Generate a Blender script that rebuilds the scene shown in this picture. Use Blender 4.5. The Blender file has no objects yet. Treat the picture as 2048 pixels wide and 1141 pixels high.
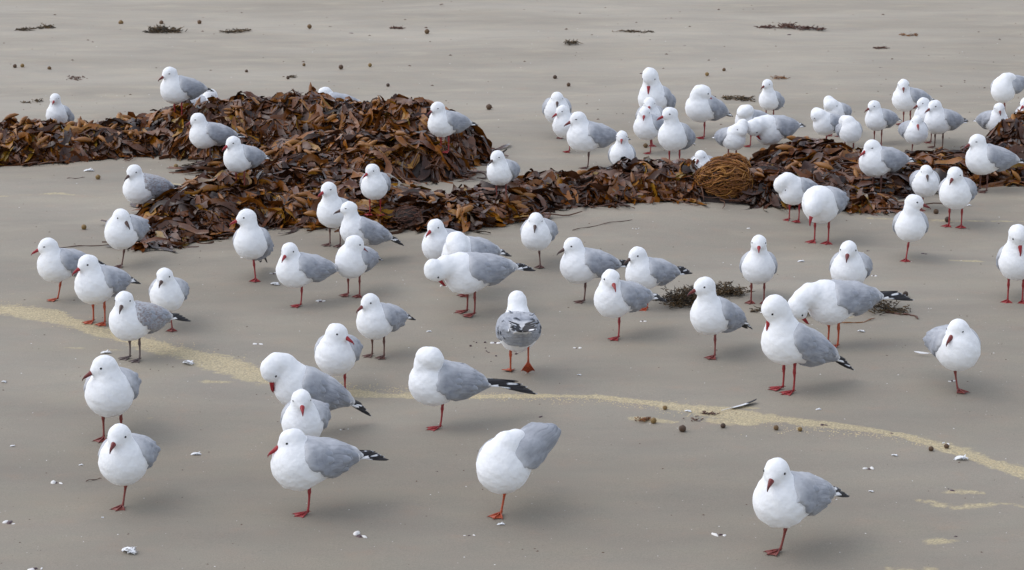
# Flock of gulls resting on a beach beside heaps of stranded kelp
import bpy, math, random
import numpy as np
from mathutils import Vector, Matrix

SC = bpy.context.scene
COL = SC.collection
R = math.radians

# ------------------------------------------------------------ camera
CAM_H = 2.0
F_PX = 4620.0                      # focal length in pixels of a 2048 px wide frame
PITCH = math.atan(1046.5 / F_PX)   # below the horizontal
cam_data = bpy.data.cameras.new('camera')
cam_data.sensor_width = 36.0
cam_data.lens = 36.0 * F_PX / 2048.0
cam_data.clip_start = 0.1
cam_data.clip_end = 5000.0
cam = bpy.data.objects.new('camera', cam_data)
cam.location = (0, 0, CAM_H)
cam.rotation_euler = (math.pi / 2 - PITCH, 0, 0)
COL.objects.link(cam)
SC.camera = cam

# ------------------------------------------------------------ light: bright overcast, a veiled sun from the left
SUN_EL, SUN_AZ = R(54), (-1.0, 0.12)      # towards the sun, on the ground plane
world = bpy.data.worlds.new('World')
SC.world = world
world.use_nodes = True
nt = world.node_tree
nt.nodes.clear()
sky = nt.nodes.new('ShaderNodeTexSky')
sky.sky_type = 'NISHITA'
sky.sun_disc = False
sky.sun_elevation = SUN_EL
sky.sun_rotation = math.atan2(SUN_AZ[0], SUN_AZ[1])
sky.air_density = 1.0
sky.dust_density = 1.5
hsv = nt.nodes.new('ShaderNodeHueSaturation')
hsv.inputs['Saturation'].default_value = 0.48
bg = nt.nodes.new('ShaderNodeBackground')
bg.inputs['Strength'].default_value = 0.15
wo = nt.nodes.new('ShaderNodeOutputWorld')
nt.links.new(sky.outputs[0], hsv.inputs['Color'])
nt.links.new(hsv.outputs[0], bg.inputs['Color'])
nt.links.new(bg.outputs[0], wo.inputs['Surface'])

sun_data = bpy.data.lights.new('sun', 'SUN')
sun_data.energy = 0.5
sun_data.angle = R(110)
sun_data.color = (1.0, 0.96, 0.92)
sun = bpy.data.objects.new('sun', sun_data)
_h = math.hypot(*SUN_AZ)
_s = Vector((SUN_AZ[0] / _h * math.cos(SUN_EL), SUN_AZ[1] / _h * math.cos(SUN_EL), math.sin(SUN_EL)))
sun.rotation_euler = (-_s).to_track_quat('-Z', 'Y').to_euler()
sun.location = (-5, 5, 10)
COL.objects.link(sun)

SC.view_settings.view_transform = 'Standard'
SC.view_settings.look = 'None'
SC.view_settings.gamma = 1.0
SC.view_settings.exposure = 0.64
SC.view_settings.use_curve_mapping = False

# ------------------------------------------------------------ helpers
def tag(o, label=None, cat=None, group=None, kind=None):
    if label: o['label'] = label
    if cat: o['category'] = cat
    if group: o['group'] = group
    if kind: o['kind'] = kind
    return o

def empty(name, loc=(0, 0, 0), rz=0.0, sc=1.0):
    o = bpy.data.objects.new(name, None)
    o.empty_display_size = 0.03
    o.location = loc
    o.rotation_euler = (0, 0, rz)
    o.scale = (sc, sc, sc)
    COL.objects.link(o)
    return o

def mesh_of(name, verts, faces, mats=(), smooth=True, attrs=None, fmat=None):
    me = bpy.data.meshes.new(name)
    verts = np.asarray(verts, dtype=np.float32)
    if isinstance(faces, np.ndarray):
        n, k = faces.shape
        me.vertices.add(len(verts)); me.vertices.foreach_set('co', verts.ravel())
        me.loops.add(n * k); me.loops.foreach_set('vertex_index', faces.astype(np.int32).ravel())
        me.polygons.add(n); me.polygons.foreach_set('loop_start', np.arange(0, n * k, k, dtype=np.int32))
        me.update(calc_edges=True)
    else:
        me.from_pydata(verts.tolist(), [], faces)
    for m in mats:
        me.materials.append(m)
    if smooth:
        me.polygons.foreach_set('use_smooth', np.ones(len(me.polygons), dtype=bool))
    if fmat is not None:
        me.polygons.foreach_set('material_index', np.asarray(fmat, dtype=np.int32))
    for an, (typ, data) in (attrs or {}).items():
        a = me.attributes.new(an, typ, 'POINT')
        key = {'FLOAT': 'value', 'FLOAT_VECTOR': 'vector', 'FLOAT_COLOR': 'color'}[typ]
        a.data.foreach_set(key, np.asarray(data, dtype=np.float32).ravel())
    me.update()
    return me

def obj(name, me, parent=None, loc=None, rot=None):
    o = bpy.data.objects.new(name, me)
    COL.objects.link(o)
    if parent is not None: o.parent = parent
    if loc is not None: o.location = loc
    if rot is not None: o.rotation_euler = rot
    return o

class MB:
    """collects verts, faces and one float attribute"""
    def __init__(s): s.v = []; s.f = []; s.a = []; s.m = []
    def add(s, verts, faces, a=0.0, mat=0):
        b = len(s.v)
        s.v.extend([tuple(p) for p in verts])
        s.f.extend([tuple(i + b for i in f) for f in faces])
        s.a.extend([a] * len(verts) if not hasattr(a, '__len__') else list(a))
        s.m.extend([mat] * len(faces))
    def tube(s, pts, rad, sides=6, a=0.0, mat=0, flat=1.0, caps=True):
        pts = [Vector(p) for p in pts]
        n = len(pts)
        if not hasattr(rad, '__len__'): rad = [rad] * n
        t0 = (pts[1] - pts[0]).normalized()
        up = Vector((0, 0, 1)) if abs(t0.z) < .9 else Vector((1, 0, 0))
        side = t0.cross(up).normalized()
        vs = []
        for i in range(n):
            t = (pts[min(i + 1, n - 1)] - pts[max(i - 1, 0)]).normalized()
            side = (side - t * side.dot(t)).normalized()
            w = t.cross(side)
            for k in range(sides):
                c = 2 * math.pi * k / sides
                vs.append(pts[i] + side * (math.cos(c) * rad[i]) + w * (math.sin(c) * rad[i] * flat))
        fs = []
        for i in range(n - 1):
            for k in range(sides):
                k2 = (k + 1) % sides
                fs.append((i * sides + k, i * sides + k2, (i + 1) * sides + k2, (i + 1) * sides + k))
        if caps:
            fs.append(tuple(range(sides))[::-1]); fs.append(tuple((n - 1) * sides + k for k in range(sides)))
        s.add(vs, fs, a, mat)
    def mesh(s, name, mats, smooth=True, attr='tint'):
        return mesh_of(name, s.v, s.f, mats, smooth, {attr: ('FLOAT', s.a)}, s.m)

def ellipsoid_vf(c, r, nu=10, nv=6, rot=None):
    vs = [(0, 0, r[2])]
    for i in range(1, nv):
        th = math.pi * i / nv
        for j in range(nu):
            ph = 2 * math.pi * j / nu
            vs.append((r[0] * math.sin(th) * math.cos(ph), r[1] * math.sin(th) * math.sin(ph), r[2] * math.cos(th)))
    vs.append((0, 0, -r[2]))
    if rot is not None: vs = [tuple(rot @ Vector(v)) for v in vs]
    vs = [(v[0] + c[0], v[1] + c[1], v[2] + c[2]) for v in vs]
    fs = [(0, 1 + j, 1 + (j + 1) % nu) for j in range(nu)]
    for i in range(nv - 2):
        b = 1 + i * nu
        fs += [(b + j, b + nu + j, b + nu + (j + 1) % nu, b + (j + 1) % nu) for j in range(nu)]
    b = 1 + (nv - 2) * nu; last = len(vs) - 1
    fs += [(b + j, last, b + (j + 1) % nu) for j in range(nu)]
    return vs, fs

def nd(nt, typ, **kw):
    n = nt.nodes.new(typ)
    for k, v in kw.items():
        if k in n.inputs.keys(): n.inputs[k].default_value = v
        else: setattr(n, k, v)
    return n

def material(name, base=(.5, .5, .5), rough=.6, spec=.5):
    m = bpy.data.materials.new(name)
    m.use_nodes = True
    b = m.node_tree.nodes['Principled BSDF']
    b.inputs['Base Color'].default_value = (*base, 1)
    b.inputs['Roughness'].default_value = rough
    b.inputs['Specular IOR Level'].default_value = spec
    return m, m.node_tree, b

def ramp(nt, stops, interp='LINEAR'):
    r = nt.nodes.new('ShaderNodeValToRGB')
    r.color_ramp.interpolation = interp
    e = r.color_ramp.elements
    while len(e) > 1: e.remove(e[-1])
    e[0].position = stops[0][0]; e[0].color = (*stops[0][1], 1)
    for p, c in stops[1:]:
        x = e.new(p); x.color = (*c, 1)
    return r

# ---- the beach: a pixel of the 2048 px wide view -> the point of the beach it shows
_cp, _sp = math.cos(PITCH), math.sin(PITCH)
def ray(px, py):
    u = (px - 1024.0) / F_PX; v = (570.5 - py) / F_PX
    return np.array([u, _cp + v * _sp, -_sp + v * _cp])
def flat(px, py):
    d = ray(px, py); t = -CAM_H / d[2]
    return d[0] * t, d[1] * t

# ------------------------------------------------------------ relief of the beach and of the kelp heaps
def sand_h(x, y):
    x = np.asarray(x, dtype=float); y = np.asarray(y, dtype=float)
    h = 0.010 * np.sin(x * 1.3 + 0.7 * y + 1.0) + 0.008 * np.sin(-x * 2.1 + 1.9 * y + 2.0)
    h += 0.004 * np.sin(x * 5.1 - 3.3 * y) + 0.003 * np.sin(4.3 * x + 6.1 * y + .5)
    # low swell the right hand bank of weed lies on
    cx, cy = flat(1330, 425)
    h += 0.035 * np.exp(-(((x - cx) / 0.9) ** 2 + ((y - cy) / 0.45) ** 2))
    h *= np.clip((60 - y) / 30, 0, 1)
    return h

# each heap: (ridge lines of (px, py of the ground under the crest, height m, half width m))
HEAPS = {
    'left': [[(-130, 304, .14, .32), (60, 304, .135, .32), (200, 302, .125, .30), (300, 298, .14, .30), (372, 297, .20, .32), (430, 300, .19, .34)]],
    'mound': [[(430, 302, .20, .36), (500, 298, .225, .42), (600, 298, .245, .42), (700, 300, .205, .42), (820, 306, .218, .42), (880, 318, .18, .27)],
              [(640, 338, .13, .34), (750, 346, .165, .32), (835, 346, .165, .25)],
              [(540, 352, .035, .26), (620, 356, .10, .3)],
              [(450, 342, .03, .13), (540, 346, .035, .15)]],
    'lobe': [[(300, 482, .015, .12), (350, 462, .05, .18), (410, 440, .12, .30), (480, 424, .15, .36), (560, 416, .15, .42),
              (680, 420, .12, .44), (770, 434, .09, .34), (840, 448, .075, .22)]],
    'bank': [[(900, 452, .06, .20), (960, 436, .08, .24), (1010, 424, .07, .24), (1090, 414, .10, .22), (1180, 412, .085, .24),
              (1280, 402, .145, .26), (1345, 400, .125, .26), (1400, 404, .10, .24), (1530, 406, .10, .22), (1640, 402, .085, .2), (1725, 412, .045, .16)]],
    'upper': [[(1545, 332, .05, .14), (1610, 334, .12, .22), (1690, 350, .09, .32), (1765, 366, .06, .26), (1850, 348, .08, .3),
               (1930, 348, .10, .3), (2000, 345, .15, .3), (2060, 335, .25, .3), (2140, 335, .25, .3)]],
}
_RIDGE = {}
for k_, rid in HEAPS.items():
    segs = []
    for line in rid:
        P = [(*flat(a, b), h, w) for a, b, h, w in line]
        segs += list(zip(P[:-1], P[1:]))
    _RIDGE[k_] = segs

def lump(x, y):
    return (np.sin(x * 23 + 3 * np.sin(y * 9)) * np.sin(y * 19 + 2 * np.sin(x * 11)) +
            .6 * np.sin(x * 47 + y * 31) * np.sin(y * 43 - x * 17))

def heap_h(key, x, y):
    x = np.asarray(x, dtype=float); y = np.asarray(y, dtype=float)
    best = np.full(x.shape, 0.0)
    for (x0, y0, h0, w0), (x1, y1, h1, w1) in _RIDGE[key]:
        dx, dy = x1 - x0, y1 - y0
        t = np.clip(((x - x0) * dx + (y - y0) * dy) / (dx * dx + dy * dy), 0, 1)
        d = np.hypot(x - x0 - t * dx, y - y0 - t * dy)
        w = w0 + (w1 - w0) * t; h = h0 + (h1 - h0) * t
        q = np.clip(1 - (d / w) ** 2, 0, 1)
        best = np.maximum(best, h * q ** 0.75)
    return best * (1 + .13 * lump(x, y))

def kelp_h(x, y):
    return np.max([heap_h(k, x, y) for k in HEAPS], axis=0)

def hit(px, py):
    """first point of the beach or of a heap seen at this pixel"""
    d = ray(px, py); g = -CAM_H / d[2]
    t = np.linspace(g * .86, g * 1.06, 900)
    x, y, z = d[0] * t, d[1] * t, CAM_H + d[2] * t
    s = sand_h(x, y) + kelp_h(x, y) - z
    i = int(np.argmax(s > 0)) if (s > 0).any() else len(t) - 1
    return np.array([x[i], y[i], z[i]])

def on_sand(px, py):
    x, y = flat(px, py)
    for _ in range(6):
        d = ray(px, py); t = (float(sand_h(x, y)) - CAM_H) / d[2]
        x, y = d[0] * t, d[1] * t
    return np.array([x, y, float(sand_h(x, y))])

# ------------------------------------------------------------ the beach: one sheet to the horizon
def spaced(lo, hi, step, far, grow=1.22):
    a = list(np.arange(lo, hi, step)); s = step
    while a[-1] < far: s *= grow; a.append(a[-1] + s)
    b = []; s = step; v = lo
    while v > -far: s *= grow; v -= s; b.append(v)
    return np.array(b[::-1] + a)

gx = spaced(-3.2, 3.2, .016, 2500)
gy = np.concatenate([spaced(5.0, 13.0, .016, 3000)])
XX, YY = np.meshgrid(gx, gy)
ZZ = sand_h(XX, YY)
FADE = np.clip((22 - np.abs(YY)) / 8, 0, 1)

# lines and patches where dry yellow sand has drifted over the damp sand
def seg_field(pts):
    P = [(*flat(a, b), w) for a, b, w in pts]
    out = np.zeros(XX.shape)
    for (x0, y0, w0), (x1, y1, w1) in zip(P[:-1], P[1:]):
        m = (XX > min(x0, x1) - .6) & (XX < max(x0, x1) + .6) & (YY > min(y0, y1) - .6) & (YY < max(y0, y1) + .6)
        x, y = XX[m], YY[m]
        dx, dy = x1 - x0, y1 - y0
        t = np.clip(((x - x0) * dx + (y - y0) * dy) / (dx * dx + dy * dy), 0, 1)
        d = np.hypot(x - x0 - t * dx, y - y0 - t * dy)
        out[m] = np.maximum(out[m], np.clip(1.08 - d / ((w0 + (w1 - w0) * t) * (.82 + .22 * np.sin(x * 17 + y * 9) * np.sin(x * 6.1))), 0, 1))
    return out
dry = seg_field([(-120, 606, .15), (0, 614, .14), (90, 630, .13), (160, 650, .09), (230, 668, .08), (300, 684, .10), (380, 704, .11), (450, 724, .16), (520, 742, .13), (640, 765, .10),
                 (720, 776, .07), (830, 784, .07), (960, 792, .045), (1080, 796, .045), (1200, 800, .04), (1300, 812, .055), (1400, 826, .09),
                 (1500, 840, .12), (1600, 854, .09), (1700, 864, .06), (1800, 876, .05), (1880, 896, .08), (1960, 920, .07), (2060, 950, .09), (2160, 980, .1)])
for pts, k_ in (([(1270, 842, .05), (1350, 850, .03)], .8), ([(1420, 850, .06), (1500, 857, .05)], .9), ([(1480, 822, .03), (1530, 826, .03)], .8),
                ([(1840, 995, .05), (1900, 1008, .05), (2000, 1004, .03), (2070, 1012, .06)], .62), ([(1780, 1132, .05), (1860, 1136, .06)], .6), ([(1860, 1078, .05), (1900, 1078, .05)], .6),
                ([(1900, 980, .04), (1960, 982, .04)], .6), ([(2000, 1068, .04), (2060, 1070, .05)], .5),
                ([(1900, 519, .05), (1955, 519, .05)], .7), ([(1740, 436, .05), (1900, 440, .06), (2060, 436, .05)], .55),
                ([(0, 392, .05), (120, 388, .06), (200, 396, .05)], .55), ([(330, 366, .04), (420, 384, .05)], .6), ([(410, 757, .05), (460, 757, .04)], .7),
                ([(0, 578, .05), (20, 580, .05)], .4), ([(200, 694, .03), (240, 695, .03)], .5), ([(130, 692, .03), (160, 693, .03)], .5),
                ([(300, 828, .05), (390, 838, .05)], .35), ([(1700, 640, .04), (1800, 622, .04)], .35), ([(20, 535, .06), (100, 520, .06)], .3)):
    dry = np.maximum(dry, k_ * seg_field(pts))
# sand scoured and shadowless-damp rim around the weed
near_kelp = np.zeros(XX.shape)
m_ = (np.abs(XX) < 3.2) & (YY > 9) & (YY < 13)
hk = kelp_h(XX[m_], YY[m_])
near_kelp[m_] = np.clip(hk / .03, 0, 1)

ny, nx = XX.shape
idx = np.arange(nx * ny).reshape(ny, nx)
quads = np.stack([idx[:-1, :-1].ravel(), idx[:-1, 1:].ravel(), idx[1:, 1:].ravel(), idx[1:, :-1].ravel()], axis=1)

m_sand, nt, b = material('damp_sand', rough=.75, spec=.3)
L = nt.links
geo = nd(nt, 'ShaderNodeNewGeometry')
P = geo.outputs['Position']
def noise(scale, detail=4, rough=.55, vec=None, dist=0):
    n = nd(nt, 'ShaderNodeTexNoise'); n.inputs['Scale'].default_value = scale
    n.inputs['Detail'].default_value = detail; n.inputs['Roughness'].default_value = rough; n.inputs['Distortion'].default_value = dist
    L.new(vec or P, n.inputs['Vector']); return n.outputs['Fac']
def math_(op, a, b_=None, c=None, clamp=False):
    n = nd(nt, 'ShaderNodeMath'); n.operation = op; n.use_clamp = clamp
    for i, v in enumerate((a, b_, c)):
        if v is None: continue
        if hasattr(v, 'links'): L.new(v, n.inputs[i])
        else: n.inputs[i].default_value = v
    return n.outputs[0]
def mixc(f, a, b_, mode='MIX'):
    n = nd(nt, 'ShaderNodeMix'); n.data_type = 'RGBA'; n.blend_type = mode
    for i, v in ((0, f), (6, a), (7, b_)):
        if hasattr(v, 'links'): L.new(v, n.inputs[i])
        elif i == 0: n.inputs[0].default_value = v
        else: n.inputs[i].default_value = (*v, 1)
    return n.outputs[2]
mp = nd(nt, 'ShaderNodeMapping'); mp.inputs['Scale'].default_value = (.45, 1.0, 1.0); L.new(P, mp.inputs['Vector'])
big = noise(.9, 5, .5, mp.outputs[0]); mid = noise(4.0, 5, .6, mp.outputs[0]); fine = noise(260, 3, .7); fine2 = noise(900, 2, .6)
c1 = ramp(nt, [(.3, (.236, .204, .161)), (.5, (.270, .235, .188)), (.7, (.304, .266, .214))]); L.new(big, c1.inputs[0])
c2 = ramp(nt, [(.3, (.91, .915, .93)), (.5, (1, 1, 1)), (.7, (1.08, 1.07, 1.04))]); L.new(mid, c2.inputs[0])
base = mixc(1.0, c1.outputs[0], c2.outputs[0], 'MULTIPLY')
# faint reddish and greenish staining of the grains
stain = noise(9, 4, .6)
c3 = ramp(nt, [(.35, (.97, 1.0, 1.0)), (.6, (1, 1, 1)), (.75, (1.06, 1.0, .97))]); L.new(stain, c3.inputs[0])
base = mixc(1.0, base, c3.outputs[0], 'MULTIPLY')
# towards the top of the beach the sand is drier and paler, with long drifts
sx = nd(nt, 'ShaderNodeSeparateXYZ'); L.new(P, sx.inputs[0])
up = nd(nt, 'ShaderNodeMapRange'); up.inputs[1].default_value = 6.5; up.inputs[2].default_value = 17; L.new(sx.outputs[1], up.inputs[0])
base = mixc(up.outputs[0], base, mixc(1.0, base, (1.32, 1.32, 1.33), 'MULTIPLY'))
mp2 = nd(nt, 'ShaderNodeMapping'); mp2.inputs['Scale'].default_value = (1.1, 1.9, 1); L.new(P, mp2.inputs['Vector'])
drift = noise(1.7, 8, .62, mp2.outputs[0])
driftm = math_('MULTIPLY', math_('SMOOTHSTEP' if False else 'MULTIPLY_ADD', drift, 7.0, -3.75, clamp=True), math_('MULTIPLY_ADD', up.outputs[0], 1.6, .02, clamp=True), clamp=True)
driftm = math_('MULTIPLY', driftm, .34)
# local dry sand from the attribute, broken by noise
at = nd(nt, 'ShaderNodeAttribute'); at.attribute_name = 'dry'
n1 = noise(34, 5, .7, dist=.4); n2 = noise(140, 3, .7); n3 = noise(9, 3, .6)
br = math_('ADD', math_('MULTIPLY', n1, 1.5), math_('ADD', math_('MULTIPLY', n2, .9), math_('MULTIPLY', n3, 1.6)))
drym = math_('MULTIPLY_ADD', math_('SUBTRACT', math_('MULTIPLY', at.outputs['Fac'], 1.25), math_('SUBTRACT', br, 1.56)), 3.4, .0, clamp=True)
drym = math_('MULTIPLY', drym, math_('MULTIPLY_ADD', at.outputs['Fac'], 2.5, 0.0, clamp=True))
drym = math_('MULTIPLY', drym, math_('MULTIPLY_ADD', n2, 2.6, -.55, clamp=True))
dcol = ramp(nt, [(.33, (.38, .29, .14)), (.5, (.58, .47, .26)), (.66, (.74, .63, .38))]); L.new(n2, dcol.inputs[0])
base = mixc(driftm, base, (.47, .41, .31))
base = mixc(math_('MULTIPLY', drym, .70), base, dcol.outputs[0])
grain = ramp(nt, [(.32, (.80, .80, .80)), (.5, (1, 1, 1)), (.68, (1.2, 1.2, 1.2))]); L.new(fine, grain.inputs[0])
base = mixc(.7, base, mixc(1.0, base, grain.outputs[0], 'MULTIPLY'))
vor = nd(nt, 'ShaderNodeTexVoronoi'); vor.inputs['Scale'].default_value = 55; L.new(P, vor.inputs['Vector'])
sp = math_('LESS_THAN', vor.outputs['Distance'], .10)
wn = nd(nt, 'ShaderNodeTexWhiteNoise'); L.new(vor.outputs['Position'], wn.inputs['Vector'])
spm = math_('MULTIPLY', sp, math_('GREATER_THAN', wn.outputs['Value'], .90))
spc = ramp(nt, [(0, (.06, .045, .04)), (.49, (.10, .06, .04)), (.5, (.6, .58, .55)), (1, (.7, .68, .64))]); L.new(wn.outputs['Color'], spc.inputs[0])
base = mixc(math_('MULTIPLY', spm, .75), base, spc.outputs[0])
L.new(base, b.inputs['Base Color'])
rr = math_('MULTIPLY_ADD', big, -.25, .86); L.new(rr, b.inputs['Roughness'])
hgt = math_('ADD', math_('MULTIPLY', mid, .7), math_('ADD', math_('MULTIPLY', fine, .05), math_('MULTIPLY', drym, .10)))
bump = nd(nt, 'ShaderNodeBump'); bump.inputs['Strength'].default_value = .45; bump.inputs['Distance'].default_value = .015
L.new(hgt, bump.inputs['Height']); L.new(bump.outputs[0], b.inputs['Normal'])

ground = obj('sand', mesh_of('sand', np.stack([XX, YY, ZZ], -1).reshape(-1, 3), quads, [m_sand], True, {'dry': ('FLOAT', dry.ravel())}))
tag(ground, kind='structure')

# ------------------------------------------------------------ stranded kelp
def kelp_mat(name, stops, rough=.24, sc=30):
    m, nt, b = material(name, rough=rough, spec=.5)
    L = nt.links
    at = nd(nt, 'ShaderNodeAttribute'); at.attribute_name = 'tint'
    tc = nd(nt, 'ShaderNodeTexCoord')
    geo = nd(nt, 'ShaderNodeNewGeometry')
    n = nd(nt, 'ShaderNodeTexNoise'); n.inputs['Scale'].default_value = sc; n.inputs['Detail'].default_value = 5; L.new(geo.outputs['Position'], n.inputs['Vector'])
    n2 = nd(nt, 'ShaderNodeTexNoise'); n2.inputs['Scale'].default_value = 3.5; n2.inputs['Detail'].default_value = 2; L.new(geo.outputs['Position'], n2.inputs['Vector'])
    a = nd(nt, 'ShaderNodeMath'); a.operation = 'MULTIPLY_ADD'; L.new(n.outputs[0], a.inputs[0]); a.inputs[1].default_value = .30; L.new(at.outputs['Fac'], a.inputs[2])
    a2 = nd(nt, 'ShaderNodeMath'); a2.operation = 'MULTIPLY_ADD'; L.new(n2.outputs[0], a2.inputs[0]); a2.inputs[1].default_value = .35; L.new(a.outputs[0], a2.inputs[2])
    a3 = nd(nt, 'ShaderNodeMath'); a3.operation = 'SUBTRACT'; L.new(a2.outputs[0], a3.inputs[0]); a3.inputs[1].default_value = .32
    r = ramp(nt, stops); L.new(a3.outputs[0], r.inputs[0]); L.new(r.outputs[0], b.inputs['Base Color'])
    rg = nd(nt, 'ShaderNodeMapRange'); L.new(n.outputs[0], rg.inputs[0]); rg.inputs[1].default_value = .3; rg.inputs[2].default_value = .7
    rg.inputs[3].default_value = max(.1, rough - .08); rg.inputs[4].default_value = rough + .22; L.new(rg.outputs[0], b.inputs['Roughness'])
    bp = nd(nt, 'ShaderNodeBump'); bp.inputs['Strength'].default_value = .2; bp.inputs['Distance'].default_value = .006
    L.new(n.outputs[0], bp.inputs['Height']); L.new(bp.outputs[0], b.inputs['Normal'])
    return m
M_BLADE = kelp_mat('kelp_blade', [(0, (.014, .005, .002)), (.20, (.046, .014, .004)), (.30, (.075, .031, .015)), (.40, (.085, .023, .004)), (.54, (.145, .043, .004)), (.68, (.25, .085, .006)), (.80, (.28, .135, .010)), (.88, (.17, .105, .012)), (.95, (.20, .14, .10))])
M_BLAD = kelp_mat('kelp_bladder', [(0, (.08, .028, .010)), (.35, (.19, .070, .014)), (.7, (.30, .125, .020)), (1, (.36, .19, .05))], rough=.36)
M_STIPE = kelp_mat('kelp_stipe', [(0, (.035, .014, .009)), (.5, (.08, .032, .018)), (1, (.14, .065, .035))], rough=.4)
M_CORE = kelp_mat('kelp_matted', [(0, (.010, .006, .005)), (1, (.035, .018, .012))], rough=.6)
M_STRING = kelp_mat('stringy_weed', [(0, (.09, .028, .006)), (.5, (.22, .075, .010)), (1, (.36, .16, .025))], rough=.5)
M_BROWNST = kelp_mat('brown_strings', [(0, (.05, .018, .012)), (1, (.15, .06, .035))], rough=.5)
M_FROND = kelp_mat('dark_frond', [(0, (.020, .013, .006)), (.5, (.062, .038, .012)), (1, (.14, .075, .02))], rough=.6)

RK = random.Random(11)
BLADS = []
for i in range(14):
    L_ = RK.uniform(.024, .040); r_ = L_ * RK.uniform(.27, .36)
    mb = MB(); b_ = RK.uniform(-.008, .008)
    pts = [(-L_ * 1.25, 0, 0), (-L_, 0, b_ * .2), (-L_ * .6, 0, b_ * .6), (0, 0, b_), (L_ * .6, 0, b_ * .6), (L_ * .95, 0, 0), (L_ * 1.12, 0, -b_ * .2)]
    mb.tube(pts, [r_ * .18, r_ * .35, r_ * .85, r_, r_ * .8, r_ * .35, .0012], 8, RK.uniform(.2, .85))
    BLADS.append((mb, mb.mesh('float_bladder', [M_BLAD])))
def heap_grid(key):
    P = [p for s in _RIDGE[key] for p in s]
    w = max(p[3] for p in P)
    return min(p[0] for p in P) - w, max(p[0] for p in P) + w, min(p[1] for p in P) - w, max(p[1] for p in P) + w
def grad(key, x, y, e=.02):
    return ((float(heap_h(key, x + e, y)) - float(heap_h(key, x - e, y))) / (2 * e), (float(heap_h(key, x, y + e)) - float(heap_h(key, x, y - e))) / (2 * e))

def blend_rot(rnd, gx_, gy_, yaw, tilt):
    n = Vector((-gx_, -gy_, 1)).normalized()
    q = Vector((0, 0, 1)).rotation_difference(n).to_matrix()
    return q @ Matrix.Rotation(yaw, 3, 'Z') @ Matrix.Rotation(tilt[0], 3, 'Y') @ Matrix.Rotation(tilt[1], 3, 'X')

BX, BY = flat(1446, 416)

class Grid:
    """the height of one heap on the sand, looked up quickly"""
    def __init__(g, key):
        g.x0, g.x1, g.y0, g.y1 = heap_grid(key); g.e = .01
        ax = np.arange(g.x0, g.x1, g.e); ay = np.arange(g.y0, g.y1, g.e)
        X, Y = np.meshgrid(ax, ay, indexing='ij'); g.H = heap_h(key, X, Y); g.S = sand_h(X, Y)
        g.GX, g.GY = np.gradient(g.H, g.e)
    def look(g, A, x, y):
        u = np.clip((x - g.x0) / g.e, 0, A.shape[0] - 1.01); v = np.clip((y - g.y0) / g.e, 0, A.shape[1] - 1.01)
        i = u.astype(int); j = v.astype(int); a = u - i; b = v - j
        return A[i, j] * (1 - a) * (1 - b) + A[i + 1, j] * a * (1 - b) + A[i, j + 1] * (1 - a) * b + A[i + 1, j + 1] * a * b

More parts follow.
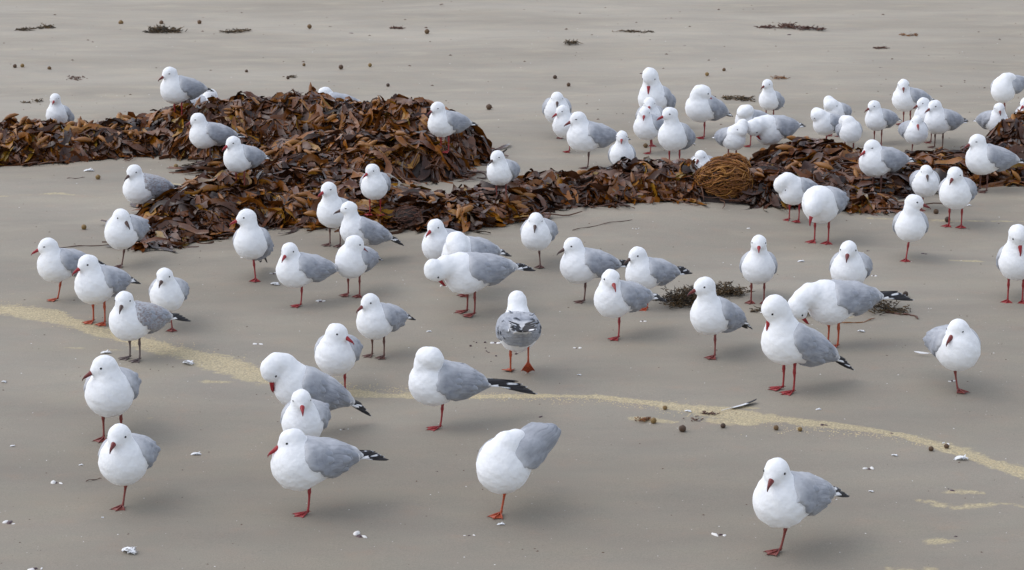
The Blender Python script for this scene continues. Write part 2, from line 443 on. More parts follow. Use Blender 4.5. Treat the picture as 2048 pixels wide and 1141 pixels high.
def straps(G, rs, N, flow, seed, L, W, lay, key, minh=.006, front=.6, K=11):
    """N straps of weed draped over the heap; returns verts (N, 3K, 3) and a tint each"""
    x = np.zeros(0); y = np.zeros(0)
    while len(x) < N:
        cx = rs.uniform(G.x0, G.x1, 4 * N); cy = rs.uniform(G.y0, G.y1, 4 * N)
        h = G.look(G.H, cx, cy); gy_ = G.look(G.GY, cx, cy); gx_ = G.look(G.GX, cx, cy)
        p = .35 + np.minimum(.65, np.abs(gy_) * .6 + np.abs(gx_) * .3)
        p = np.where(gy_ < -.2, p * (1 - front), p)
        ok = (h > minh) & (rs.rand(4 * N) < p)
        if key == 'bank': ok &= np.hypot((cx - BX) / .15, (cy - BY) / .17) > 1
        x = np.concatenate([x, cx[ok]]); y = np.concatenate([y, cy[ok]])
    x = x[:N].copy(); y = y[:N].copy(); X0, Y0 = x.copy(), y.copy()
    sw = flow + 1.6 * np.sin(x * 5.1 + 2.0 * np.sin(y * 4.3 + seed)) + 1.0 * np.sin(y * 7.7 + x * 3.1 + seed * 1.7)
    gx_ = G.look(G.GX, x, y); gy_ = G.look(G.GY, x, y)
    steep = np.hypot(gx_, gy_); down = np.arctan2(-gy_, -gx_)
    hd = np.where((steep > .6) & (rs.rand(N) < .6), down + rs.normal(0, .35, N), sw + rs.normal(0, .24, N) + np.where(rs.rand(N) < .2, math.pi, 0))
    Ls = rs.uniform(L[0], L[1], N); Ws = rs.uniform(W[0], W[1], N)
    cur = rs.normal(0, 1.1, N); dcur = rs.normal(0, 1.6, N)
    lift = rs.uniform(0, 1, N) * lay; roll0 = rs.normal(0, .35, N); droll = rs.normal(0, .65, N); ph = rs.uniform(0, 6.28, N)
    wild = rs.rand(N) < .14; amp = rs.uniform(.002, .008, N)
    tipc = np.where(rs.rand(N) < .16, rs.uniform(.01, .035, N), 0) ; tipn = rs.uniform(.25, .6, N)
    out = np.zeros((N, K, 3, 3), dtype=np.float32)
    st = Ls / (K - 1)
    x = x - np.cos(hd) * Ls * .5; y = y - np.sin(hd) * Ls * .5
    for i in range(K):
        t = i / (K - 1)
        h = G.look(G.H, x, y); s0 = G.look(G.S, x, y); gx_ = G.look(G.GX, x, y); gy_ = G.look(G.GY, x, y)
        g_ = np.hypot(gx_, gy_); k_ = np.minimum(1, 1.3 / (g_ + 1e-6)); gx_ = gx_ * k_; gy_ = gy_ * k_
        n = np.stack([-gx_, -gy_, np.ones(N)], 1); n /= np.linalg.norm(n, axis=1)[:, None]
        T = np.stack([np.cos(hd), np.sin(hd), gx_ * np.cos(hd) + gy_ * np.sin(hd)], 1); T /= np.linalg.norm(T, axis=1)[:, None]
        S = np.cross(n, T)
        z = s0 + h + .004 + lift + amp * np.sin(9 * t + ph) + tipc * np.clip((t - tipn) / .5, 0, 1) ** 1.5
        prof = np.minimum(1, .22 + 2.6 * t) * (np.maximum(.04, 1 - t) ** .36 if t > .62 else 1) * (1 if t <= .62 else 1 / .38 ** .36)
        w = Ws * .5 * prof * (1 + .14 * np.sin(8 * t + ph * 2) + .10 * np.sin(19 * t + ph))
        rl = roll0 + droll * t + wild * 1.0
        d = S * np.cos(rl)[:, None] + n * np.sin(rl)[:, None]; m = n * np.cos(rl)[:, None] - S * np.sin(rl)[:, None]
        c = np.stack([x, y, z], 1)
        rip1 = w * (.14 + .16 * np.sin(14 * t + ph)); rip2 = w * (.14 + .16 * np.sin(12 * t + ph * 1.7))
        out[:, i, 0] = c - d * w[:, None] + m * rip1[:, None]
        out[:, i, 1] = c - m * (.10 * w)[:, None]
        out[:, i, 2] = c + d * w[:, None] + m * rip2[:, None]
        cosl = 1 / np.sqrt(1 + (gx_ * np.cos(hd) + gy_ * np.sin(hd)) ** 2)
        x = x + st * np.cos(hd) * cosl; y = y + st * np.sin(hd) * cosl
        hd = hd + (cur + dcur * (t - .5)) * st * 9
    tint = .41 + .20 * np.sin(X0 * 6.3 + seed) * np.sin(Y0 * 8.1 + 1.3 * seed) + rs.normal(0, .21, N)
    return out.reshape(N, K * 3, 3), np.clip(tint, .02, .98)
def strap_faces(K=11):
    return np.array([(i * 3 + j, i * 3 + j + 1, (i + 1) * 3 + j + 1, (i + 1) * 3 + j) for i in range(K - 1) for j in range(2)])

def build_heap(key, name, label, n_blade, n_stuff, n_bl, n_stipe, seed, flow, big=1.0, leaf=.3):
    rnd = random.Random(seed); rs = np.random.RandomState(seed)
    G = Grid(key)
    x0, x1, y0, y1 = heap_grid(key)
    step = .022
    ax = np.arange(x0, x1, step); ay = np.arange(y0, y1, step)
    X, Y = np.meshgrid(ax, ay); Hh = heap_h(key, X, Y)
    Z = sand_h(X, Y) + np.where(Hh > .004, Hh * .90 - .012 + .006 * np.sin(X * 160) * np.sin(Y * 140 + X * 60), -.03)
    root = empty(name, (float((x0 + x1) / 2), float((y0 + y1) / 2), 0))
    tag(root, label, 'kelp heap', 'heaps of stranded kelp')
    ox, oy = root.location.x, root.location.y; off = np.array([ox, oy, 0], dtype=np.float32)
    ny_, nx_ = X.shape; ii = np.arange(nx_ * ny_).reshape(ny_, nx_)
    q = np.stack([ii[:-1, :-1].ravel(), ii[:-1, 1:].ravel(), ii[1:, 1:].ravel(), ii[1:, :-1].ravel()], 1)
    keep = (Hh.ravel()[q] > .003).any(1)
    obj('matted_weed', mesh_of('matted_weed', np.stack([X - ox, Y - oy, Z], -1).reshape(-1, 3), q[keep], [M_CORE], True, {'tint': ('FLOAT', np.full(nx_ * ny_, .5))}), root)
    SF = strap_faces()
    # long straps and broad blades, each one its own part
    nb = int(n_blade * leaf)
    for cnt, L, W in ((n_blade - nb, (.17 * big, .36 * big), (.020, .044)), (nb, (.11 * big, .20 * big), (.042, .075))):
        V, tn = straps(G, rs, cnt, flow, seed, L, W, .020, key, .010, .85)
        for k in range(cnt):
            c = V[k].mean(0)
            vs = V[k] - c
            obj('blade', mesh_of('blade', vs, SF, [M_BLADE], True, {'tint': ('FLOAT', np.full(len(vs), tn[k]))}), root, tuple((c - off).tolist()))
    VV = []; TT = []
    for cnt, L, W in ((int(n_stuff * .55), (.12 * big, .28 * big), (.013, .030)), (int(n_stuff * .22), (.08 * big, .16 * big), (.028, .055))):
        V, tn = straps(G, rs, cnt, flow + .3, seed + 5, L, W, .010, key, .002, .5)
        V[:, :, 2] -= .004
        VV.append(V); TT.append(tn)
    V = np.concatenate(VV) - off; tn = np.concatenate(TT); N = len(V); M = V.shape[1]
    F = (SF[None] + (np.arange(N) * M)[:, None, None]).reshape(-1, 4)
    o = obj('small_blades', mesh_of('small_blades', V.reshape(-1, 3), F, [M_BLADE], True, {'tint': ('FLOAT', np.repeat(tn - .08, M))}), root)
    o['kind'] = 'stuff'
    # floats, in bunches
    def spot(minh=.012, front=.7):
        for _ in range(500):
            x = rnd.uniform(x0, x1); y = rnd.uniform(y0, y1)
            a_ = (np.array([x]), np.array([y]))
            h = float(G.look(G.H, *a_)[0])
            if h < minh: continue
            if key == 'bank' and math.hypot((x - BX) / .12, (y - BY) / .15) < 1: continue
            g = (float(G.look(G.GX, *a_)[0]), float(G.look(G.GY, *a_)[0]))
            if g[1] < -.2 and rnd.random() < front: continue
            break
        return x, y, h, g
    k = 0
    while k < n_bl:
        x, y, h, g = spot(); yw = rnd.uniform(0, 6.28)
        for _ in range(rnd.randrange(2, 6)):
            if k >= n_bl: break
            k += 1
            xx = x + rnd.gauss(0, .03); yy = y + rnd.gauss(0, .03); a_ = (np.array([xx]), np.array([yy]))
            h = float(G.look(G.H, *a_)[0])
            if h < .008: continue
            M3 = blend_rot(rnd, g[0], g[1], yw + rnd.gauss(0, .45), (rnd.gauss(-.1, .25), 0)); s = rnd.uniform(.8, 1.2)
            b = obj('float_bladder', BLADS[rnd.randrange(14)][1], root)
            b.matrix_local = Matrix.Translation((xx - ox, yy - oy, float(sand_h(xx, yy)) + h + rnd.uniform(.010, .028))) @ M3.to_4x4() @ Matrix.Diagonal((s, s, s, 1))
    for k in range(n_stipe):
        x, y, h, g = spot(.015, .7)
        mb = MB(); pts = []; a = flow + rnd.gauss(0, .55) + (math.pi if rnd.random() < .5 else 0); da = rnd.gauss(0, .30)
        n = rnd.randrange(7, 15); r_ = rnd.uniform(.0020, .0042)
        for i in range(n):
            hh = float(G.look(G.H, np.array([x]), np.array([y]))[0])
            pts.append((x - ox, y - oy, float(sand_h(x, y)) + hh + .014 + .008 * math.sin(i * .9 + k)))
            x += .030 * math.cos(a); y += .030 * math.sin(a); a += da + rnd.gauss(0, .18)
        mb.tube(pts, [r_] * (n - 1) + [r_ * .6], 5, rnd.uniform(.1, .9))
        obj('stipe', mb.mesh('stipe', [M_STIPE]), root)
    return root

build_heap('left', 'kelp_bank', 'long low bank of brown kelp with orange floats running to the left edge', 260, 1500, 270, 80, 21, R(-25))
build_heap('mound', 'kelp_mound', 'biggest and highest mound of brown leathery kelp left of centre', 300, 2800, 100, 110, 22, R(-35), 1.2)
build_heap('lobe', 'kelp_lobe', 'lower lobe of kelp spilling forward in front of the big mound', 290, 1900, 60, 110, 23, R(10), 1.05)
build_heap('bank', 'kelp_bank', 'dark kelp strand from the centre to the right with a stringy orange ball', 290, 2200, 40, 110, 24, R(5), .95, .4)
build_heap('upper', 'kelp_bank', 'kelp bank at the right edge with gulls standing before and behind it', 220, 1400, 60, 50, 25, R(0), 1.2, .4)

# balls of stringy weed
def string_ball(px, py, r, flatz, n, mat, name, label, seed, rad=.0027):
    rnd = random.Random(seed)
    x, y = flat(px, py); z = float(sand_h(x, y))
    root = empty(name, (x, y, z)); tag(root, label, 'seaweed')
    v, f = ellipsoid_vf((0, 0, r * flatz * .92), (r * .90, r * .80, r * flatz * .90), 20, 12)
    v = [(a * (1 + .05 * math.sin(9 * b + 7 * c)), b, c) for a, b, c in v]
    obj('core', mesh_of('core', v, f, [M_CORE], True, {'tint': ('FLOAT', [.6] * len(v))}), root)
    mb = MB()
    for k in range(n):
        d = Vector((rnd.gauss(0, 1), rnd.gauss(0, 1), rnd.gauss(0, 1))).normalized()
        t = Vector((1, rnd.gauss(0, .5), rnd.gauss(0, .45))); t = (t - d * t.dot(d)).normalized()
        pts = []; lift = rnd.uniform(.88, 1.10) + .05 * math.sin(6 * d.x + 5 * d.z); m = rnd.randrange(3, 7)
        for i in range(m):
            pts.append(Vector((d.x * r * lift, d.y * r * .88 * lift, max(.004, r * flatz * (.95 + d.z * lift)))))
            d = (d + t * .14).normalized(); ax_ = d.cross(t)
            t = (t + ax_ * rnd.gauss(0, .38)); t = (t - d * t.dot(d)).normalized(); lift += rnd.uniform(-.02, .02)
        rr = rad * rnd.uniform(.7, 1.25)
        mb.tube(pts, [rr] * (m - 1) + [rr * .4], 4, rnd.uniform(.1, 1))
    o = obj('strings', mb.mesh('strings', [mat]), root); o['kind'] = 'stuff'
string_ball(1446, 414, .122, .76, 1500, M_STRING, 'weed_ball', 'round orange ball of stringy weed in the right kelp bank', 5)
string_ball(1464, 400, .080, 1.2, 500, M_STRING, 'weed_tuft', 'small orange stringy tuft capping the orange ball', 6)
string_ball(815, 462, .062, .75, 240, M_BROWNST, 'weed_ball', 'small reddish brown tangle at the front right end of the kelp lobe', 7, .0018)
string_ball(1532, 395, .09, .8, 300, M_BROWNST, 'weed_ball', 'dark red brown tangle right beside the orange stringy ball', 8, .002)

# small clumps of fine dark frond on the open sand
def frond_clump(pts, n, seed, label, mat=M_FROND, ln=(.02, .05), name='seaweed_clump', rad=.0016, updir=.6, curl=.3):
    rnd = random.Random(seed)
    c = on_sand(*pts[0][:2]); root_loc = c
    mb = MB()
    tot = sum(p[2] for p in pts)
    for k in range(n):
        p = rnd.choices(pts, [q[2] for q in pts])[0]
        w = on_sand(p[0] + rnd.gauss(0, p[3]), p[1] + rnd.gauss(0, p[4] if len(p) > 4 else 3))
        a = rnd.uniform(0, 6.28); L_ = rnd.uniform(*ln); u = rnd.uniform(0, updir) * p[5] if len(p) > 5 else rnd.uniform(0, updir)
        q = [Vector((w[0] - c[0], w[1] - c[1], w[2] - c[2] + .002 + rnd.uniform(0, .012) * (p[5] if len(p) > 5 else 1)))]
        d = Vector((math.cos(a), math.sin(a), u)).normalized()
        for i in range(4):
            q.append(q[-1] + d * (L_ / 4)); d = (d + Vector((rnd.gauss(0, curl), rnd.gauss(0, curl), rnd.gauss(-.05, curl * .6)))).normalized()
            if q[-1].z < .001: q[-1].z = .001
        t_ = rnd.random()
        mb.tube(q, [rad, rad, rad * .9, rad * .7, rad * .3], 4, t_)
        for i in (1, 2, 3):                                   # leaflets
            for s in (1, -1):
                dd = Vector((rnd.gauss(0, 1), rnd.gauss(0, 1), rnd.uniform(-.2, .9))).normalized() * L_ * rnd.uniform(.12, .28)
                e = q[i] + dd; wv = dd.cross(Vector((0, 0, 1))).normalized() * rad * 1.6
                mb.add([q[i] - wv * .4, q[i] + wv * .4, e * .6 + q[i] * .4 + wv, e, e * .6 + q[i] * .4 - wv], [(0, 1, 2, 3, 4)], t_)
    o = obj(name, mb.mesh(name, [mat]), None, tuple(c))
    tag(o, label, 'seaweed')
    return o
# (px, py, weight, spread x, spread y, height factor)
frond_clump([(1368, 606, 4, 20, 6, 2.6), (1350, 608, 2, 14, 5, 1.6), (1400, 600, 3, 18, 6, 3.0), (1440, 588, 2, 18, 4, 2.4), (1465, 590, 2, 12, 3, 1.6)], 720, 31,
            'spiky dark green seaweed clump behind the alert one legged gull', ln=(.015, .042), updir=.3)
frond_clump([(1610, 626, 3, 18, 4, 1.6), (1585, 630, 2, 10, 3, .5), (1525, 622, 1, 10, 1.5, .4), (1760, 620, 3, 18, 5, 1.8), (1790, 625, 2, 12, 3, .5)], 330, 32,
            'olive brown seaweed strand lying beneath the big stooping gull', ln=(.015, .04), updir=.3)
frond_clump([(322, 64, 3, 10, 1.5, 1.5), (345, 64, 2, 10, 1.2, .9), (305, 66, 1, 8, 1, .4)], 230, 33, 'small dark green weed mound at the top left of the beach', ln=(.03, .07), rad=.0024)
frond_clump([(1575, 55, 3, 8, 1.6, 1.2), (1535, 56, 2, 9, 1, .4), (1608, 58, 3, 12, 1.2, .6), (1635, 61, 1, 6, .8, .2)], 150, 34, 'branching olive brown weed sprawled at the top right of the beach', mat=M_BROWNST, ln=(.03, .07), rad=.003, updir=.35)
frond_clump([(45, 61, 2, 6, .8, .3), (92, 56, 2, 8, 1, .5), (70, 58, 1, 14, .8, .2)], 90, 35, 'thin flat weed strip at the far upper left', ln=(.03, .06), rad=.0022)
frond_clump([(460, 65, 2, 9, .8, .4), (482, 63, 2, 8, 1, .6)], 70, 36, 'short olive weed scrap right of the dark weed mound at the top', ln=(.03, .06), rad=.0022)
frond_clump([(1465, 198, 3, 18, 2, .6), (1490, 200, 2, 8, 2, .4)], 90, 37, 'dark weed strip behind the two preening gulls, back right centre', ln=(.02, .05), rad=.0026)
frond_clump([(1145, 89, 3, 6, 1, 1.2)], 50, 38, 'small blackish weed scrap alone above the centre right group', ln=(.02, .05), rad=.0026)
frond_clump([(1262, 64, 2, 16, .6, .3), (1290, 65, 1, 8, .5, .2)], 60, 39, 'long thin pale brown weed strand high on the beach', ln=(.03, .06), rad=.0018)
frond_clump([(795, 58, 2, 8, .8, .5)], 46, 40, 'reddish weed scrap at the top centre of the beach', mat=M_BROWNST, ln=(.02, .05), rad=.0022)
frond_clump([(1818, 73, 1, 5, .8, .5), (1806, 72, 1, 2, .8, 1), (1830, 73, 1, 2, .8, 1)], 50, 41, 'small yellowish weed scrap with two knobs at the upper right', mat=M_STRING, ln=(.01, .03), rad=.0022)
frond_clump([(1760, 98, 2, 6, .8, .6)], 46, 42, 'pinkish red weed scrap above the upright back right gull', mat=M_BROWNST, ln=(.02, .04), rad=.002)
frond_clump([(150, 158, 2, 8, 2, .5)], 50, 43, 'loose crumbly brown weed patch above the far left gull', mat=M_BROWNST, ln=(.01, .03), rad=.0018)
frond_clump([(1560, 158, 2, 8, 1, .6)], 40, 44, 'small yellow brown weed scrap just right of the upright lone gull', mat=M_STRING, ln=(.015, .03), rad=.0018)
frond_clump([(585, 155, 1, 6, 1, .6)], 0 + 36, 45, 'tiny weed scrap above the left end of the big kelp mound', mat=M_FROND, ln=(.01, .03), rad=.0018)
frond_clump([(75, 204, 1, 7, 1, .8), (52, 206, 1, 5, .6, .3)], 40, 46, 'tiny dark weed scrap left of the far left gull', mat=M_FROND, ln=(.01, .03), rad=.002)
frond_clump([(1290, 841, 2, 8, 2, .5)], 40, 47, 'pale yellow curled weed crumbs beside a brown ball on the sand line', mat=M_STRING, ln=(.008, .02), rad=.0014)
frond_clump([(1385, 840, 0.5, 10, 2, .2), (1420, 829, 1, 8, 1, .2)], 30, 48, 'flat brown weed crumbs on the yellow sand line near the long feather', mat=M_BROWNST, ln=(.008, .02), rad=.0014)

def cord(label, pts, rad, mat, lift=.003, tint=.5, name='weed_strand', leaf=0):
    c = on_sand(*pts[0]); mb = MB(); q = []
    P = [on_sand(*p) for p in pts]
    for i in range(len(P) - 1):
        for k in range(4):
            w = P[i] + (P[i + 1] - P[i]) * k / 4
            q.append(Vector(w - c) + Vector((0, 0, lift + .002 * math.sin(i * 4 + k))))
    q.append(Vector(P[-1] - c) + Vector((0, 0, lift)))
    mb.tube(q, [rad * (1 + .35 * math.sin(i * 1.9)) for i in range(len(q) - 1)] + [rad * .4], 5, tint)
    o = obj(name, mb.mesh(name, [mat]), None, tuple(c)); tag(o, label, 'seaweed'); return o
cord('curling reddish weed stem at the right end of the olive strand', [(1770, 626), (1795, 629), (1815, 631), (1830, 633), (1836, 640)], .0034, M_BROWNST)
cord('long thin dark stem on the sand left of the kelp lobe', [(76, 502), (110, 497), (160, 494), (205, 492), (240, 490), (285, 492)], .0020, M_STIPE)
cord('dark stem pointing away from the foot of the right kelp strand', [(1145, 462), (1180, 455), (1220, 447), (1265, 441)], .0015, M_STIPE)
cord('faint dark twig on the sand left of the mottled young gull', [(134, 358), (150, 358), (170, 356)], .0014, M_STIPE)
cord('thin yellowish stem lying beneath the belly of the stooping gull', [(1635, 643), (1665, 646), (1700, 648), (1730, 645), (1750, 638)], .0020, M_STRING)
cord('pale brown twig on bare sand between the two lowest left gulls', [(172, 965), (186, 961), (204, 959)], .0012, M_STIPE)

# ------------------------------------------------------------ gulls
def rot_y(p):          # nose up by p
    c, s = math.cos(p), math.sin(p)
    return np.array([[c, 0, -s], [0, 1, 0], [s, 0, c]], dtype=np.float32)   # columns: body x -> (c,0,s)
def head_axes(yaw, pitch, roll=0.0):
    f = np.array([math.cos(pitch) * math.cos(yaw), math.cos(pitch) * math.sin(yaw), math.sin(pitch)])
    l = np.array([-math.sin(yaw), math.cos(yaw), 0.0])
    u = np.cross(f, l)
    return np.stack([f, l, u], 1).astype(np.float32)

def s_ell(P, c, r, M=None):
    q = P - np.asarray(c, dtype=np.float32)
    if M is not None: q = q @ M
    r = np.asarray(r, dtype=np.float32)
    k0 = np.sqrt(((q / r) ** 2).sum(1)); k1 = np.sqrt(((q / (r * r)) ** 2).sum(1)) + 1e-6
    return k0 * (k0 - 1) / k1
def s_cone(P, a, ra, b, rb):
    a = np.asarray(a, dtype=np.float32); b = np.asarray(b, dtype=np.float32)
    ba = b - a; t = np.clip(((P - a) @ ba) / (ba @ ba), 0, 1)
    return np.sqrt((((P - a) - t[:, None] * ba) ** 2).sum(1)) - (ra + (rb - ra) * t)
def smin(a, b, k):
    h = np.clip(.5 + .5 * (b - a) / k, 0, 1)
    return b + (a - b) * h - k * h * (1 - h)
def smax(a, b, k): return -smin(-a, -b, k)
def s_poly(x, y, poly):
    n = len(poly); d = np.full(x.shape, 1e9, dtype=np.float32); s = np.ones(x.shape, dtype=np.float32)
    for i in range(n):
        (x0, y0), (x1, y1) = poly[i], poly[i - 1]
        ex, ey = x1 - x0, y1 - y0; wx, wy = x - x0, y - y0
        t = np.clip((wx * ex + wy * ey) / (ex * ex + ey * ey), 0, 1)
        d = np.minimum(d, (wx - ex * t) ** 2 + (wy - ey * t) ** 2)
        c1 = y >= y0; c2 = y < y1; c3 = ex * wy > ey * wx
        flip = (c1 & c2 & c3) | (~c1 & ~c2 & ~c3)
        s = np.where(flip, -s, s)
    return s * np.sqrt(d)
def wob(P, ph, f=55.0):
    x, y, z = P[:, 0] * f, P[:, 1] * f, P[:, 2] * f
    return (np.sin(x + 1.7 * np.sin(z * .8 + ph) + ph) * np.sin(z * 1.3 + ph * 2 + y) + .6 * np.sin(2.1 * x - 1.7 * y + ph) * np.sin(2.3 * z + .9 * y))

E12 = [(0, 1), (2, 3), (4, 5), (6, 7), (0, 2), (1, 3), (4, 6), (5, 7), (0, 4), (1, 5), (2, 6), (3, 7)]
def nets(F, o, h):
    sgn = F < 0
    cor = [(a, b, c) for a in (0, 1) for b in (0, 1) for c in (0, 1)]
    nx, ny, nz = F.shape
    cnt = np.zeros((nx - 1, ny - 1, nz - 1), dtype=np.int8)
    for a, b, c in cor: cnt += sgn[a:nx - 1 + a, b:ny - 1 + b, c:nz - 1 + c]
    I = np.argwhere((cnt > 0) & (cnt < 8))
    V = np.stack([F[I[:, 0] + a, I[:, 1] + b, I[:, 2] + c] for a, b, c in cor], 1)
    C = np.array(cor, dtype=np.float32)
    acc = np.zeros((len(I), 3), dtype=np.float32); num = np.zeros(len(I), dtype=np.float32)
    for a, b in E12:
        m = (V[:, a] < 0) != (V[:, b] < 0)
        t = np.where(m, V[:, a] / np.where(m, V[:, a] - V[:, b], 1), 0)[:, None]
        acc += np.where(m[:, None], C[a] + t * (C[b] - C[a]), 0); num += m
    pos = (I + acc / num[:, None]) * h + o
    idm = np.full(cnt.shape, -1, dtype=np.int32); idm[I[:, 0], I[:, 1], I[:, 2]] = np.arange(len(I))
    Q = []
    for ax in range(3):
        A = [slice(None)] * 3; B = [slice(None)] * 3; A[ax] = slice(0, -1); B[ax] = slice(1, None)
        lo, hi = sgn[tuple(A)], sgn[tuple(B)]
        e = np.argwhere(lo != hi)
        u, w = (ax + 1) % 3, (ax + 2) % 3
        ok = (e[:, u] > 0) & (e[:, w] > 0) & (e[:, u] < F.shape[u] - 1) & (e[:, w] < F.shape[w] - 1); e = e[ok]
        fl = lo[e[:, 0], e[:, 1], e[:, 2]]
        def cell(du, dw):
            k = e.copy(); k[:, u] -= du; k[:, w] -= dw
            return idm[k[:, 0], k[:, 1], k[:, 2]]
        q = np.stack([cell(1, 1), cell(0, 1), cell(0, 0), cell(1, 0)], 1)
        q[~fl] = q[~fl][:, ::-1]
        Q.append(q)
    Q = np.concatenate(Q); Q = Q[(Q >= 0).all(1)]
    return pos.astype(np.float32), Q
def project(pos, fn, it=2):
    for _ in range(it):
        e = 0.0008; f = fn(pos)
        g = np.stack([(fn(pos + np.array(d, dtype=np.float32) * e) - f) / e for d in ((1, 0, 0), (0, 1, 0), (0, 0, 1))], 1)
        gl = (g * g).sum(1) + 1e-4
        pos = pos - np.clip(f / gl, -.004, .004)[:, None] * g
    return pos
def solid(fn, lo, hi, h):
    lo = np.array(lo, dtype=np.float32); n = np.ceil((np.array(hi) - lo) / h).astype(int) + 1
    ax = [lo[i] + h * np.arange(n[i], dtype=np.float32) for i in range(3)]
    G = np.stack(np.meshgrid(*ax, indexing='ij'), -1).reshape(-1, 3).astype(np.float32)
    F = fn(G).reshape(n)
    pos, q = nets(F, lo, h)
    return project(pos, fn), q

# --- materials
def plumage(name, kind):
    m, nt, b = material(name, rough=.85, spec=.15)
    b.inputs['Sheen Weight'].default_value = .25; b.inputs['Sheen Roughness'].default_value = .6
    L = nt.links
    at = nd(nt, 'ShaderNodeAttribute'); at.attribute_name = 'tp'
    V = at.outputs['Vector']
    mp = nd(nt, 'ShaderNodeMapping'); mp.inputs['Scale'].default_value = (1, 2.2, 2.2); L.new(V, mp.inputs['Vector'])
    n = nd(nt, 'ShaderNodeTexNoise'); n.inputs['Scale'].default_value = 60; n.inputs['Detail'].default_value = 5; L.new(mp.outputs[0], n.inputs['Vector'])
    n2 = nd(nt, 'ShaderNodeTexNoise'); n2.inputs['Scale'].default_value = 26; n2.inputs['Detail'].default_value = 4; L.new(mp.outputs[0], n2.inputs['Vector'])
    if kind == 'white':
        r = ramp(nt, [(.3, (.84, .85, .875)), (.6, (.89, .90, .92))]); L.new(n2.outputs[0], r.inputs[0]); col = r.outputs[0]
        bump = nd(nt, 'ShaderNodeBump'); bump.inputs['Strength'].default_value = .35; bump.inputs['Distance'].default_value = .005
        L.new(n.outputs[0], bump.inputs['Height']); L.new(bump.outputs[0], b.inputs['Normal'])
    else:
        vo = nd(nt, 'ShaderNodeTexVoronoi'); vo.inputs['Scale'].default_value = 62
        mp3 = nd(nt, 'ShaderNodeMapping'); mp3.inputs['Scale'].default_value = (.65, 1.3, 1.3); L.new(V, mp3.inputs['Vector'])
        L.new(mp3.outputs[0], vo.inputs['Vector'])
        g0, g1 = ((.235, .252, .295), (.325, .343, .392))
        r = ramp(nt, [(.32, g0), (.68, g1)]); L.new(n2.outputs[0], r.inputs[0]); col = r.outputs[0]
        ed = ramp(nt, [(.45, (1, 1, 1)), (.8, (1.2, 1.2, 1.18))]); L.new(vo.outputs['Distance'], ed.inputs[0])
        mx = nd(nt, 'ShaderNodeMix'); mx.data_type = 'RGBA'; mx.blend_type = 'MULTIPLY'; mx.inputs[0].default_value = 1
        L.new(col, mx.inputs[6]); L.new(ed.outputs[0], mx.inputs[7]); col = mx.outputs[2]
        # folded flight feathers: dark seams running back to the wing tip
        awq = nd(nt, 'ShaderNodeAttribute'); awq.attribute_name = 'wq'
        sx_ = nd(nt, 'ShaderNodeSeparateXYZ'); L.new(awq.outputs['Vector'], sx_.inputs[0])
        def mm(op, a, b_, c=None, clamp=False):
            q_ = nd(nt, 'ShaderNodeMath'); q_.operation = op; q_.use_clamp = clamp
            for i_, v_ in enumerate((a, b_, c)):
                if v_ is None: continue
                if hasattr(v_, 'links'): L.new(v_, q_.inputs[i_])
                else: q_.inputs[i_].default_value = v_
            return q_.outputs[0]
        vv = mm('ADD', mm('MULTIPLY', sx_.outputs[1], 5.0), mm('MULTIPLY', n2.outputs[0], .9))
        tri = mm('ABSOLUTE', mm('SUBTRACT', mm('FRACT', vv, 0), .5), 0)
        seam = mm('MULTIPLY_ADD', tri, 9.0, -3.3, True)
        back = mm('MULTIPLY_ADD', sx_.outputs[0], -16.0, -.25, True)
        seam = mm('MULTIPLY', seam, back)
        # rows of coverts in front of them
        rows = mm('ADD', mm('MULTIPLY', sx_.outputs[0], 48.0), mm('MULTIPLY', n2.outputs[0], 2.2))
        trr = mm('MULTIPLY_ADD', mm('ABSOLUTE', mm('SUBTRACT', mm('FRACT', rows, 0), .5), 0), 6.0, -2.1, True)
        trr = mm('MULTIPLY', trr, mm('SUBTRACT', 1.0, back))
        mk = mm('ADD', mm('MULTIPLY', seam, .42), mm('MULTIPLY', trr, .16))
        mxs = nd(nt, 'ShaderNodeMix'); mxs.data_type = 'RGBA'; mxs.blend_type = 'MULTIPLY'; L.new(mk, mxs.inputs[0]); L.new(col, mxs.inputs[6]); mxs.inputs[7].default_value = (.42, .43, .47, 1)
        col = mxs.outputs[2]
        # paler towards the shoulder and back edge where grey meets white, plus top light painted on the mantle
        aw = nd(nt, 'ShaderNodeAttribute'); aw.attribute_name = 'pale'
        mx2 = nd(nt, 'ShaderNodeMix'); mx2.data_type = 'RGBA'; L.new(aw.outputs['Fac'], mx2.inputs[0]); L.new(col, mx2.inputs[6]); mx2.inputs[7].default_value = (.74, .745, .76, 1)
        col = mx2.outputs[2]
        if kind == 'juv':
            n3 = nd(nt, 'ShaderNodeTexNoise'); n3.inputs['Scale'].default_value = 130; n3.inputs['Detail'].default_value = 2; L.new(mp3.outputs[0], n3.inputs['Vector'])
            rj = ramp(nt, [(.46, (0, 0, 0)), (.60, (.75, .75, .75))]); L.new(n3.outputs[0], rj.inputs[0])
            mx3 = nd(nt, 'ShaderNodeMix'); mx3.data_type = 'RGBA'; L.new(rj.outputs[0], mx3.inputs[0]); L.new(col, mx3.inputs[6]); mx3.inputs[7].default_value = (.22, .17, .16, 1); col = mx3.outputs[2]
        bump = nd(nt, 'ShaderNodeBump'); bump.inputs['Strength'].default_value = .35; bump.inputs['Distance'].default_value = .004
        add = nd(nt, 'ShaderNodeMath'); add.operation = 'MULTIPLY_ADD'; L.new(mk, add.inputs[0]); add.inputs[1].default_value = -2.2; L.new(n.outputs[0], add.inputs[2])
        L.new(add.outputs[0], bump.inputs['Height']); L.new(bump.outputs[0], b.inputs['Normal'])
    L.new(col, b.inputs['Base Color'])
    return m
M_WHITE = plumage('white_plumage', 'white')
M_GREY = plumage('grey_plumage', 'grey')
M_JUV = plumage('mottled_plumage', 'juv')
